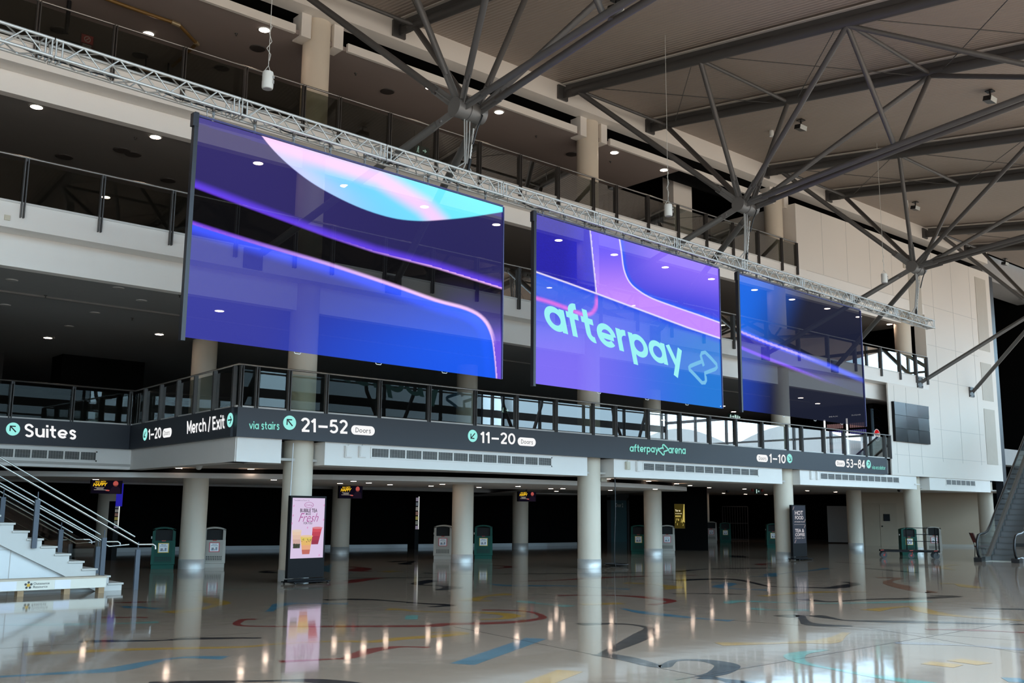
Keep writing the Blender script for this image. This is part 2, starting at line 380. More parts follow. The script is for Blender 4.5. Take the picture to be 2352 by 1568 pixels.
for z, h in ((.05, .1), (2.6, .07), (4.6, .3), (6.4, .06), (8.1, .10), (10.0, .06), (11.6, .1)): b.box(57.48, 57.62, -7, 20.3, z-h, z+h)
struct('window_2', b, frm)

wallbox('daylight_block', mat('daylight_block_dark', (.16, .14, .125), .6), (-13, 57.5, -7.3, -7.25, 0, 2.4), (57.66, 57.7, -7, 20.3, 0, 2.4))  # unseen low panels added to keep daylight off the deep floor
# storeys: slabs with their fronts
# level 1 (floor 3.85) - stepped back on the left
b = MB(); b.box(10.36, 38.6, 20.62, 44, 3.25, 3.80); b.box(-13, 10.36, SUY+.15, 44, 3.25, 3.80); b.box(38.6, XR, 20.7, 44, 3.25, 3.8)
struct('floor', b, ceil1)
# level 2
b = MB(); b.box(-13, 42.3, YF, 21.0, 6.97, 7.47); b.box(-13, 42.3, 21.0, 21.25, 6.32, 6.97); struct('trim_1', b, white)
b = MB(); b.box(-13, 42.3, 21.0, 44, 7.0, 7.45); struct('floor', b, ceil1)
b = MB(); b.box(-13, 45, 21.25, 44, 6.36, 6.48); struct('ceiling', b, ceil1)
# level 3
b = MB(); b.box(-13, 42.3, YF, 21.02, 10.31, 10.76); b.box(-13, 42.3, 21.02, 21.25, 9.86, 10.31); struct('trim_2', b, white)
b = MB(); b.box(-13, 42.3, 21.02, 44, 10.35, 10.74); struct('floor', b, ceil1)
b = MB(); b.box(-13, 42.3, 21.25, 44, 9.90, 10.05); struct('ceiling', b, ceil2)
# top: ceiling of level 3, open black slot, white fascia under the roof
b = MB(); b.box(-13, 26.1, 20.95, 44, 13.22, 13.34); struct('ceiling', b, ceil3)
b = MB(); b.box(-13, XR, YF, 20.62, 13.80, 14.42); b.box(-13, XR, 20.62, 21.02, 13.80, 13.92); struct('trim_3', b, wallw)
FCX = [11.95, 21.75, 31.9, 41.5]     # front row of columns
b = MB(); xs = [-13]+[x for c in FCX[:3] for x in (c-.75, c+.75)]
for i in range(0, 6, 2): b.box(xs[i], min(xs[i+1], 33), 20.86, 20.95, 13.20, 13.42)
for c in FCX[:3]:
    for s in (-1, 1): b.box(*sorted((c+s*.33, c+s*.60)), 20.86, 21.3, 13.18, 13.80)
struct('trim_4', b, wallw)
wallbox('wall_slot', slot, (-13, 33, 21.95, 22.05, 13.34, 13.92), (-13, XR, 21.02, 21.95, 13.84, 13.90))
wallbox('wall_curtain', mat('black_curtain', (.004, .004, .004), .9, spec=.1), (26.15, 42, 25.2, 25.3, 10.74, 13.8))
wallbox('wall_storeys', mat('dark_inner_wall', (.02, .018, .017), .7), (-13, 49, 43.5, 43.8, 3.85, 13.3), (-13, 8.5, 33.5, 33.7, 3.8, 6.36))
# white end wall, right
b = MB()
b.box(32.4, 33.0, 20.5, 24.5, 10.76, 13.3); b.box(33.0, XR, 20.5, 20.9, 10.76, 13.3)
struct('wall_white', b, wallw); b = MB()
b.box(42.3, XR, 20.5, 21.0, 7.47, 10.76); b.box(42.3, XR, 20.5, 21.0, 6.2, 7.47)
struct('wall_white', b, wallw); b = MB()
b.box(38.7, XR, 20.5, 20.56, 3.2, 6.2); b.box(38.7, 42.3, 20.5, 20.56, 6.2, 6.968)
struct('wall_white', b, wallw)
wallbox('wall_return', blackg, (45, 45.2, 20.85, 43, 3.82, 6.34))
# wall joints (thin shadow gaps in the cladding)
jm = mat('cladding_joint', (.50, .48, .455), .8)
b = MB()
for x in (34.2, 36.0, 37.8, 39.6, 41.2, 43.2, 45.1, 47.0): b.box(x-.006, x+.006, 20.495, 20.5, 10.8 if x < 42 else 3.9, 13.3)
for x in (39.2, 40.2, 41.3): b.box(x-.006, x+.006, 20.495, 20.5, 3.3, 6.9)
for z, x0 in ((10.78, 33), (7.45, 42.3), (9.0, 42.4), (5.3, 42.5), (4.05, 39.0)): b.box(x0, 47.4, 20.495, 20.5, z-.006, z+.006)
struct('trim_5', b, jm)
b = MB(); b.box(41.0, 42.1, 20.485, 20.5, 9.95, 12.6); b.box(40.6, 42.1, 20.45, 20.5, 12.15, 12.65)
for z0, z1 in ((3.95, 6.55), (6.95, 8.75), (9.35, 12.9)): b.box(47.6, 48.75, 20.485, 20.5, z0, z1)
struct('trim_6', b, mat('recess_shade_beige', (.50, .45, .38), .6))  # flat strips; the shade of the wall recesses is put into their colour
b = MB(); b.box(XR+.1, XR+.5, 20.55, 20.9, 0, 13.2); b.box(XR+.9, XR+1.1, 21.5, 21.7, 2.5, 13); struct('trim_7', b, mat('blue_black_frame', (.012, .015, .022), .4))
b = MB(); b.box(XR+1.9, 57.5, 21.4, 22.2, 4.1, 4.9); b.box(XR+.3, 57.5, 20.9, 22.5, 13.2, 14.5); struct('trim_8', b, mat('grey_slab_edge', (.33, .32, .31), .6))

# ground storey: bulkheads under the sign, ceilings, walls
ZB = 2.66
def px_x(px, py, Y=20.56): return oY(px, py, Y).x
bx = [(10.08, px_x(645, 1062)), (px_x(745, 1064), px_x(1349, 1090)), (px_x(1410, 1090), px_x(1797, 1107)), (px_x(1838, 1109), px_x(2106, 1121)), (px_x(2136, 1124), px_x(2276, 1130))]
b = MB()
for x0, x1 in bx: b.box(x0, x1, 20.56, 21.6 if x0 > 10.5 else 21.2, ZB, 3.2)
b.prism([(10.06, 20.6, ZB), (10.5, 20.6, ZB), (10.8, SUY+.4, ZB), (10.38, SUY+.4, ZB)], (0, 0, .54)); b.box(-13, 10.5, SUY+.06, SUY+.6, ZB, 3.2)
struct('trim_9', b, white)
b = MB(); b.box(10.5, 50, 21.62, 21.8, ZB+.02, 3.22); struct('trim_10', b, mat('recess_white', (.62, .59, .55), .6))
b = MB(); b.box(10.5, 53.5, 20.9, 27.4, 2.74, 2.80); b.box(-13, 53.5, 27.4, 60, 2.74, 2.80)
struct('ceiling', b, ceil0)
# curved lower ceiling raft with its bright edge
ed = [(2.0, 33.0), (6.5, 30.4), (9.5, 28.4), (12.5, 26.3), (15, 24.6), (17.5, 23.5), (20, 22.95), (22.5, 22.85), (25, 23.1), (27.5, 23.6), (29.5, 24.2), (31.0, 24.9), (31.9, 25.6), (32.1, 26.1), (31.8, 26.7), (30.6, 27.4), (28, 28.4), (24, 30), (20, 32), (10, 34.5), (2, 35)]
b = MB(); b.prism([(x, y, 2.46) for x, y in ed], (0, 0, .14)); struct('ceiling', b, [white])
b = MB(); b.prism([(x + (16-x)*.02, y+.35, 2.60) for x, y in ed], (0, 0, .14)); struct('raft_gap_shade', b, slot)  # black filler paints the shadow in the gap above the raft
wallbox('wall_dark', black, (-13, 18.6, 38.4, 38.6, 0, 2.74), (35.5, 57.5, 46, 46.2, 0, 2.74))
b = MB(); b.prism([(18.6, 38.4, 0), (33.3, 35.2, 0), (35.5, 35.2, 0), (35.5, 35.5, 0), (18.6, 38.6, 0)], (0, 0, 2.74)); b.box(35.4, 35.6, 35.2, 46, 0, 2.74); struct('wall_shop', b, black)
b = MB(); b.prism([(-2, 38.34, 0), (18.6, 38.34, 0), (33.3, 35.14, 0), (35.3, 35.14, 0), (35.3, 35.19, 0), (33.3, 35.19, 0), (18.6, 38.39, 0), (-2, 38.39, 0)], (0, 0, .15)); struct('baseboard_back', b, mat('skirting_steel', (.36, .37, .38), .45, .4))
b = MB(); b.box(-2, 34, 33.4, 33.55, 2.40, 2.60); struct('trim_12', b, mat('far_band', (.5, .48, .46), .6))
P1, P2 = V((46.4, 30.5, 0)), V((53.2, 22.9, 0)); dw = (P2-P1).normalized(); nw = V((dw.y, -dw.x, 0))
if nw.x > 0: nw = -nw
P1 = oP(1974, 1250, P1, nw); P1.z = 0
b = MB(); b.prism([P1, P2, P2-nw*.2, P1-nw*.2], (0, 0, 2.74)); struct('wall_beige', b, beige)
b = MB(); b.prism([P1+nw*.03, P2+nw*.03, P2, P1], (0, 0, .12)); struct('baseboard_beige', b, mat('skirt_beige', (.34, .30, .25), .5))
# double door in the beige wall
def onw(px, py): return oP(px, py, P1+nw*.03, nw)
dl, dr = onw(1987, 1253), onw(2060, 1256); dl.z = dr.z = 0; dm = (dl+dr)/2
b = MB()
for q0, q1 in ((dl, dm-dw*.01), (dm+dw*.01, dr)): b.prism([q0, q1, q1+nw*.04, q0+nw*.04], (0, 0, 2.12))
b.prism([dl-dw*.08+nw*.02, dr+dw*.08+nw*.02, dr+dw*.08+nw*.0, dl-dw*.08], (0, 0, 2.2))
d1 = struct('door_1', b, mat('door_beige', (.29, .215, .14), .5))
b = MB(); c = dm+dw*.35+nw*.06; b.obox(c+V((0, 0, 1.45)), dw*.16, nw*.012, V((0, 0, .18))); obj('sign_plate', b, blackg, d1)
b = MB(); b.obox(dm+dw*.1+nw*.08+V((0, 0, 1.0)), dw*.03, nw*.04, V((0, 0, .03))); obj('door_handle', b, blackg, d1)

# ------------------------------------------------------------------ SIGN BANDS on the first balcony
SZ0, SZ1 = 3.2, 3.85
XC, XK = 10.0, 10.33                 # front corner, set-back corner
nF = V((0, -1, 0)); cF = V((XC, YF-.06, 0)); cK = V((XK, SUY, 0))
dRet = (cK-V((XC, YF, 0))).normalized(); nR = V((-dRet.y, dRet.x, 0))
if nR.x > 0: nR = -nR
def pF(px, py): return oY(px, py, YF-.06)
def pS(px, py): return oY(px, py, SUY-.06)
def pR(px, py): return oP(px, py, V((XC-.06, YF, 0)), nR)
# round geometric lower-case letters, drawn as strokes (x-height 1, baseline 0)
def _arc(cx, cy, r, a0, a1, n=22): return [(cx+r*math.cos(math.radians(a0+(a1-a0)*i/n)), cy+r*math.sin(math.radians(a0+(a1-a0)*i/n))) for i in range(n+1)]
GEO = {'a': (1.02, [_arc(.5, .5, .39, 0, 360, 36), [(.90, 0), (.90, 1.0)]]),
       'f': (.66, [[(.27, 0), (.27, 1.05)]+_arc(.56, 1.05, .29, 180, 84, 10), [(.0, .89), (.62, .89)]]),
       't': (.66, [[(.27, 1.36), (.27, .36)]+_arc(.52, .36, .25, 180, 285, 10), [(.0, .89), (.62, .89)]]),
       'e': (1.0, [_arc(.5, .5, .39, 2, 318, 34), [(.13, .46), (.87, .46)]]),
       'r': (.58, [[(.11, 0), (.11, 1.0)], _arc(.47, .53, .36, 180, 82, 12)]),
       'p': (1.02, [_arc(.52, .5, .39, 0, 360, 36), [(.12, -.44), (.12, 1.0)]]),
       'n': (.92, [[(.11, 0), (.11, 1.0)], _arc(.46, .55, .34, 180, 0, 18)+[(.80, 0)]]),
       'y': (.98, [[(.10, 1.0), (.50, .08)], [(.88, 1.0), (.26, -.44)]])}
def geo_word(mb, s, o, r, u, nrm, lift, wt=.128, gap=.10):
    o, r, u, nrm = map(V, (o, r, u, nrm)); tot = sum(GEO[c][0] for c in s)+gap*(len(s)-1); ex, ez = (r-o)/tot, (u-o); x0 = 0; k = 0
    for c in s:
        for st in GEO[c][1]:
            n = len(st); vs = []; k += 1
            for i, (x, y) in enumerate(st):
                (ax, ay), (bx_, by) = st[max(i-1, 0)], st[min(i+1, n-1)]
                if st[0] == st[-1] or abs(st[0][0]-st[-1][0])+abs(st[0][1]-st[-1][1]) < 1e-6:
                    if i in (0, n-1): (ax, ay), (bx_, by) = st[-2], st[1]
                tx, ty = bx_-ax, by-ay; L = math.hypot(tx, ty); nx, ny = -ty/L*wt, tx/L*wt
                for q in (1, -1): vs.append(o+ex*(x0+x+nx*q)+ez*(y+ny*q)+nrm*(lift+.0004*k))
            mb.add(vs, [(2*i+1, 2*i+3, 2*i+2, 2*i) for i in range(n-1)])
        x0 += GEO[c][0]+gap
    return mb
_s2 = [(.84, 1.14)]+_arc(.46, 1.04, .34, 20, 205, 12)[1:]
GEO.update({
 '0': (.98, [[(.49+.37*math.cos(math.radians(a)), .7+.59*math.sin(math.radians(a))) for a in range(0, 361, 12)]]),
 '1': (.56, [[(.36, 0), (.36, 1.4)], [(.40, 1.34), (.05, 1.02)]]),
 '2': (.90, [_arc(.45, 1.0, .33, 165, -35, 16)+[(.16, .11)], [(.10, .11), (.86, .11)]]),
 '3': (.92, [_arc(.44, 1.02, .29, 150, -85, 16), _arc(.45, .43, .34, 88, -150, 18), [(.34, .74), (.50, .74)]]),
 '4': (.98, [[(.70, 0), (.70, 1.38)], [(.70, 1.34), (.10, .42)], [(.06, .38), (.95, .38)]]),
 '5': (.90, [[(.80, 1.29), (.22, 1.29)], [(.22, 1.34), (.16, .66)], _arc(.44, .46, .36, 130, -150, 18)]),
 '8': (.96, [_arc(.48, 1.03, .29, 0, 360, 24), _arc(.48, .41, .36, 0, 360, 26)]),
 '–': (1.05, [[(.05, .62), (1.0, .62)]]), '/': (.55, [[(.04, -.12), (.52, 1.45)]]), ' ': (.30, []),
 'S': (.98, [[(.86, 1.06)]+_arc(.49, 1.03, .31, 40, 215, 12)+[(.49, .72), (.72, .60)]+_arc(.49, .39, .33, 28, -150, 14)]),
 's': (.76, [[(.66, .76)]+_arc(.38, .74, .21, 40, 215, 10)+[(.38, .52), (.55, .44)]+_arc(.38, .28, .24, 28, -150, 12)]),
 'u': (.92, [[(.11, 1.0), (.11, .45)]+_arc(.45, .45, .34, 180, 360, 16)+[(.79, 1.0)], [(.80, 0), (.80, 1.0)]]),
 'i': (.24, [[(.12, 0), (.12, 1.0)], [(.12, 1.18), (.12, 1.42)]]), 'l': (.24, [[(.12, 0), (.12, 1.42)]]),
 'v': (.90, [[(.06, 1.0), (.45, .06)], [(.84, 1.0), (.45, .06)]]), 'x': (.90, [[(.06, 1.0), (.84, 0)], [(.84, 1.0), (.06, 0)]]),
 'c': (.90, [_arc(.5, .5, .39, 48, 312, 26)]), 'o': (1.0, [_arc(.5, .5, .39, 0, 360, 32)]),
 'h': (.92, [[(.11, 0), (.11, 1.42)], _arc(.46, .55, .34, 180, 0, 18)+[(.80, 0)]]),
 'M': (1.26, [[(.11, 0), (.11, 1.4)], [(.13, 1.36), (.63, .30)], [(1.13, 1.36), (.63, .30)], [(1.15, 0), (1.15, 1.4)]]),
 'E': (.86, [[(.11, 0), (.11, 1.4)], [(.1, 1.29), (.82, 1.29)], [(.1, .72), (.74, .72)], [(.1, .11), (.82, .11)]]),
 'D': (1.06, [[(.11, 0), (.11, 1.4)], [(.05, 1.29), (.42, 1.29)]+[(.42+.52*math.cos(math.radians(a)), .70+.59*math.sin(math.radians(a))) for a in range(90, -91, -12)]+[(.05, .11)]])})
def sign_word(mb, s, bl, br, tl, nrm, lift, wt=.105):
    bl, br, tl = map(V, (bl, br, tl)); geo_word(mb, s, bl, br, bl+(tl-bl)/1.42, nrm, lift, wt, .13)
def sign(label, P, nrm, boxmb, items):
    t = thing('direction_sign_band', label, 'sign', (boxmb.v[0].x, boxmb.v[0].y, 0), 'sign bands along the first balcony')
    obj('board', boxmb, band, t)
    h = V((-nrm.y, nrm.x, 0)); 
    if h.dot(V((1, -1, 0))) < 0: h = -h
    for it in items:
        k = it[0]; mb = MB()
        if k == 'T':
            _, s, bl, br, tl, mt, bold, lb = it
            sign_word(mb, s, P(*bl), P(*br), P(*tl), nrm, .010, .115 if len(s) > 8 and 'M' not in s else .118); obj('lettering', mb, mt, t, lb)
        elif k == 'G':
            _, s, o0, r0, u0, mt, lb = it; geo_word(mb, s, P(*o0), P(*r0), P(*u0), nrm, .012); obj('lettering', mb, mt, t, lb)
        elif k == 'D':
            _, c, hh, ang = it
            C0 = P(*c); r = (P(c[0], c[1]-hh)-P(c[0], c[1]+hh)).length/2
            R0 = (P(c[0]+1, c[1])-P(c[0]-1, c[1])).normalized(); R0.z = 0; R0.normalize(); Z = V((0, 0, 1))
            pts = disc_pts(C0+nrm*.003, R0, Z, r); mb.prism(pts, nrm*.006)
            o = obj('arrow_disc', mb, mint, t, 'mint arrow disc')
            mb = MB(); mb.add([C0+nrm*.014+R0*(x*r*.82)+Z*(y*r*.82) for x, y in rot2(LARROW, ang)], [list(range(9))]); obj('arrow', mb, ink, o)
        elif k == 'P':
            _, tl, bl, br = it
            a0, a1, a2 = P(*tl), P(*bl), P(*br); R0 = (a2-a1); w = R0.length; R0.normalize(); R0.z = 0; R0.normalize(); H = (a0-a1).z; r = H/2; Z = V((0, 0, 1))
            c1 = a1+R0*r+Z*r; pts = []
            for i in range(13): an = math.pi/2+math.pi*i/12; pts.append(c1+R0*(r*math.cos(an))+Z*(r*math.sin(an)))
            c2 = a1+R0*(w-r)+Z*r
            for i in range(13): an = -math.pi/2+math.pi*i/12; pts.append(c2+R0*(r*math.cos(an))+Z*(r*math.sin(an)))
            mb.prism([p+nrm*.003 for p in pts], nrm*.006); o = obj('pill', mb, litw, t, 'white pill')
            mb = MB(); b0 = a1+R0*(w*.17)+Z*(H*.24); b1 = a1+R0*(w*.83)+Z*(H*.24); sign_word(mb, 'Doors', b0, b1, b0+Z*(H*.52), nrm, .014, .08); obj('lettering', mb, ink, o)
        elif k == 'L':      # the two-arrow loop emblem
            _, bl, br, tl, mt, wd = it
            mb = loop_mark(P(*bl), P(*br), P(*tl), nrm, wd); obj('emblem', mb, mt, t)
    return t
def loop_mark(bl, br, tl, nrm, wd, P2=None):
    ex, ez = br-bl, tl-bl; mb = MB()
    # two rounded triangles that chase one another, seen in a unit square
    for a in ([(.53, .55), (.475, .72), (.43, .87), (.46, .965), (.58, .985), (.78, .80), (.97, .60), (.98, .52), (.93, .455), (.75, .39), (.57, .325), (.595, .20), (.605, .09), (.57, .02), (.47, .015), (.24, .25), (.04, .44), (.03, .50), (.07, .55), (.28, .63), (.475, .70)],):
        P = [(P2(x, y) if P2 else bl+ex*x+ez*y)+nrm*.012 for x, y in a]; w = wd*ez.length
        vs = []; n = len(P)
        for i, p in enumerate(P):
            t = (P[min(i+1, n-1)]-P[max(i-1, 0)]).normalized(); s = nrm.cross(t).normalized()
            vs += [p+s*w, p-s*w]
        mb.add(vs, [(2*i+1, 2*i, 2*i+2, 2*i+3) for i in range(n-1)])
    return mb
b = MB(); b.box(XC, 38.22, YF-.06, YF+.10, SZ0, SZ1)
NW, UR, DL, DR = math.radians(90), 0, math.radians(180), math.radians(-90)
sign('long charcoal sign band under the main balcony rail, with door numbers and stair arrows', pF, nF, b, [
    ('T', 'via stairs', (572, 985), (641, 986.5), (572, 967), mintT, .012, 'mint lettering'), ('D', (665, 970.5), 16.5, NW),
    ('T', '21–52', (690.5, 991), (798, 996), (690.5, 959), litw, .02, 'white lettering'), ('P', (806, 975.5), (806, 997), (860, 999.5)),
    ('D', (1085.4, 1000.7), 14, DL), ('T', '11–20', (1103, 1016.7), (1183, 1020.5), (1103, 990.5), litw, .02, 'white lettering'), ('P', (1188.8, 1003.5), (1188.8, 1022.5), (1230, 1024.5)),
    ('G', 'afterpay', (1445.7, 1036.6), (1512, 1039.2), (1445.7, 1024.6), mintT, 'mint lettering'), ('L', (1511, 1044), (1534, 1045), (1511, 1020), mintT, .075),
    ('G', 'arena', (1534.5, 1040.3), (1574, 1042.5), (1534.5, 1027.6), mintT, 'mint lettering'),
    ('P', (1738, 1043), (1738, 1059.5), (1763.5, 1060.8)), ('T', '1–10', (1766.4, 1062), (1804, 1064), (1766.4, 1041.5), litw, .02, 'white lettering'), ('D', (1813.4, 1052.6), 10.5, DR),
    ('P', (1919, 1056), (1919, 1070.5), (1940.5, 1071.7)), ('T', '53–84', (1943.3, 1073), (1986, 1075.3), (1943.3, 1053.5), litw, .02, 'white lettering'), ('D', (1994.7, 1065.6), 9.7, UR),
    ('T', 'via escalator', (2002.4, 1077), (2032.8, 1078.6), (2002.4, 1068), mintT, .012, 'mint lettering')])
b = MB(); q = V((XC, YF+.115, 0)); q2 = cK+V((0, .08, 0)); b.prism([q+nR*.06+V((0, 0, SZ0)), q2+nR*.06+V((0, 0, SZ0)), q2-nR*.08+V((0, 0, SZ0)), q-nR*.08+V((0, 0, SZ0))], (0, 0, SZ1-SZ0))
sign('charcoal sign band on the short return of the balcony, reading Merch / Exit', pR, nR, b, [
    ('D', (334, 997.3), 13.8, DL), ('T', '1–20', (341.7, 1009.6), (371.4, 1005), (341.7, 985.5), litw, .02, 'white lettering'), ('P', (373.8, 985), (373.8, 1005.5), (394, 1002)),
    ('T', 'Merch / Exit', (430.5, 996.2), (517.9, 983.5), (430.5, 966.5), litw, .016, 'white lettering'), ('D', (529, 964.3), 16.3, math.radians(-45))])
b = MB(); b.box(-8, XK-.08, SUY-.06, SUY+.06, SZ0, SZ1)
sign('charcoal sign band above the staircase on the set-back balcony, reading Suites', pS, nF, b, [
    ('D', (29.8, 985), 15, NW), ('T', 'Suites', (54.8, 1002), (175, 1008), (54.8, 973), litw, .02, 'white lettering')])

# ------------------------------------------------------------------ BALUSTRADES
def balustrade(name, label, runs, zf, zrail, gm, pm, drop, ext=0.0, post_w=.05, rd=.024, off=None):
    """runs: list of polylines segments [(p, q, [t of posts])] seen from the hall"""
    t = thing(name, label, 'railing', (runs[0][0].x, runs[0][0].y, zf), 'glass balustrades of the balconies')
    pts = [runs[0][0]]+[r[1] for r in runs]
    b = MB(); b.tube([V((p.x, p.y, zrail)) for p in pts], rd, 10); obj('handrail', b, railm, t)
    for p, q, ts in runs:
        d = (q-p); L = d.length; d.normalize(); n = V((d.y, -d.x, 0))
        if n.dot(FWD) > 0: n = -n
        ts = sorted(ts)
        for s in ts:
            c = p+d*s; b = MB()
            for sg in (-1, 1):
                cc = c+n*.035+d*(sg*.028)
                b.obox(cc+V((0, 0, (zrail-.03+zf-drop)/2)), d*.010, n*(post_w*.9), V((0, 0, (zrail-.03-zf+drop)/2)))
            b.obox(c+n*.02+V((0, 0, zrail-.05)), d*.03, n*.015, V((0, 0, .03)))
            obj('post', b, pm, t)
        ends = [0.0]+[s for s in ts if .15 < s < L-.15]+[L]
        for s0, s1 in zip(ends[:-1], ends[1:]):
            b = MB(); c = p+d*((s0+s1)/2); 
            b.obox(c+V((0, 0, (zf+.04+zrail-.10)/2)), d*((s1-s0)/2-.045), n*.006, V((0, 0, (zrail-.14-zf)/2)))
            obj('glass_pane', b, gm, t)
        b = MB(); b.obox(p+d*(L/2)+V((0, 0, zf+.02)), d*(L/2), n*.02, V((0, 0, .02))); obj('base_channel', b, mat('channel_pale', (.62, .60, .57), .5), t)
    return t
pF0 = V((XC, YF, 0)); pK0 = V((XK, SUY, 0))
tF = [max(.06, oY(x, y, YF).x-XC) for x, y in [(549, 930), (588, 900), (662, 905), (748, 910), (870, 915), (984, 925), (1089, 930), (1185, 935), (1275, 950), (1360, 960), (1412, 965), (1487, 970), (1560, 975), (1628, 985), (1688, 990), (1749, 1000), (1806, 1005), (1840, 1008), (1891, 1015), (1938, 1020), (1987, 1020), (2031, 1025), (2043, 1030)]]
tR = []
for x, y in [(335, 940), (372, 930), (411, 925), (451, 915), (495, 905), (541, 890)]:
    q = oP(x, y, pF0, nR); tR.append(min(6.8, max(.12, (pK0-V((q.x, q.y, 0))).length)))
tS = [oY(x, 930, SUY).x+8 for x in (24, 166, 298)]+[9.6, 6.4, 3.6, 1]
balustrade('glass_balustrade', 'glass balustrade with grey posts above the charcoal sign bands', [(V((-8, SUY, 0)), pK0, tS), (pK0, pF0, tR), (pF0, V((38.75, YF, 0)), tF)], SZ1, 4.80, glassA, postm, 0.0)
t2 = [oY(x, 480, YF).x+3 for x in (51, 231, 395)]+[oY(x, y, YF).x+3 for x, y in ((541, 540), (677, 560), (762, 590), (882, 600), (992, 620), (1094, 640), (1190, 650), (1683, 760), (2021.6, 830), (2065, 840), (2103, 850), (2128, 855))]
xs = [s-3 for s in t2]; x19 = oY(1190, 650, YF).x; x30 = oY(1683, 760, YF).x; x40 = oY(2021.6, 830, YF).x
t2 += [x19+3+(x30-x19)*k/6 for k in range(1, 6)]+[x30+3+(x40-x30)*k/5 for k in range(1, 5)]+[1.5, 3.4, 5.2]
balustrade('glass_balustrade', 'glass balustrade with dark posts running behind the hanging screens', [(V((-3, YF, 0)), V((42.25, YF, 0)), t2)], 7.47, 8.42, glassB, postm, .28)
t3 = [oY(x, y, YF).x+3 for x, y in ((85, 60), (260, 120), (420, 170), (561, 210), (695, 250), (777.5, 260), (893, 310), (1001, 340), (1100, 370), (1193, 400), (1280, 430), (1361, 460), (1414, 470), (1487, 500), (1556, 520), (1621, 540), (1682, 560), (1740, 570), (1794, 590), (1829, 600))]+[1.4, 3.3, 5.1]
balustrade('glass_balustrade', 'top balustrade of smoky glass and brown posts, just below the roof', [(V((-3, YF, 0)), V((32.35, YF, 0)), t3)], 10.76, 11.74, glassB, postb, .28)

# ------------------------------------------------------------------ COLUMNS
def column(x, y, z0, z1, r, label, base=True, grp='round columns', m_=None):
    t = thing('round_column', label, 'column', (x, y, z0), grp)
    b = MB(); b.lathe((x, y, 0), [(r, z0+(.26 if base else 0)), (r, z1)], 40); obj('shaft', b, m_ or cream, t)
    if base:
        b = MB(); b.lathe((x, y, 0), [(r+.008, z0), (r+.008, z0+.26), (r-.002, z0+.262)], 40); obj('base_ring', b, chrome, t, 'polished steel base ring')
    return t
YC = 21.15; RC = .345
desc = ['cream column standing just behind the pink bubble tea kiosk', 'cream column with a loose black cable hanging beside it, under the 11–20 sign', 'cream column behind the dark hot food kiosk', 'cream column behind the flat trolley and a green bin']
for i, x in enumerate(FCX): column(x, YC, 0, 3.22, RC, desc[i])
column(50.1, 21.8, 0, 3.2, RC, 'cream column behind the foot of the escalator')
desc = ['cream column between the green bin and taupe bin nearest the staircase', 'cream column between a taupe bin and a green bin, behind the front columns', 'cream column between the bins, under the rounded end of the curved ceiling', 'cream column beside the beige double door']
for (x, y), d, zt in zip([(12.1, 27.05), (20.5, 25.6), (30.05, 25.8), (44.5, 25.6)], desc, (2.46, 2.46, 2.46, 2.74)): column(x, y, 0, zt, RC, d)
desc = ['shaded column below the poster screen nearest the staircase', 'shaded column below the poster screen beside the bubble tea kiosk', 'shaded column below the poster screen in the middle of the dark wall']
for (x, y), d in zip([(13.0, 36.2), (20.55, 33.0), (29.6, 32.95)], desc): column(x, y, 0, 2.74 if y > 33.5 else 2.74, RC, d)
column(47.0, 36.5, 0, 2.74, .3, 'dim column with a bright steel base far back in the dark hall')
for x, d in zip(FCX[:3], ['cream column on the first balcony below the leftmost screen', 'cream column on the first balcony below the lettered screen', 'cream column on the first balcony below the smallest screen']):
    column(x, YC, 3.82, 6.97, RC, d, False, 'columns of the balconies')
for (x, y), d in zip([(12.1, 27.0), (20.6, 25.6), (30.1, 25.8)], ['column deeper on the first balcony behind the Merch / Exit corner', 'column deeper on the first balcony, below the right end of the leftmost screen', 'column deeper on the first balcony, below the lettered screen']):
    column(x, y, 3.82, 6.36, RC, d, False, 'columns of the balconies')
for x, d in zip(FCX, ['column of the middle balcony seen through the leftmost screen', 'column of the middle balcony seen through the lettered screen', 'column of the middle balcony seen through the smallest screen', 'column at the white-wall end of the middle balcony']):
    column(x, YC, 7.46, 10.31, RC, d, False, 'columns of the balconies')
for x, d in zip(FCX[:3], ['column of the top balcony nearest the big white pendant speaker', 'column of the top balcony between the two nearest strut hubs', 'column of the top balcony beside the black curtain']):
    column(x, YC, 10.75, 13.80, RC, d, False, 'columns of the balconies')

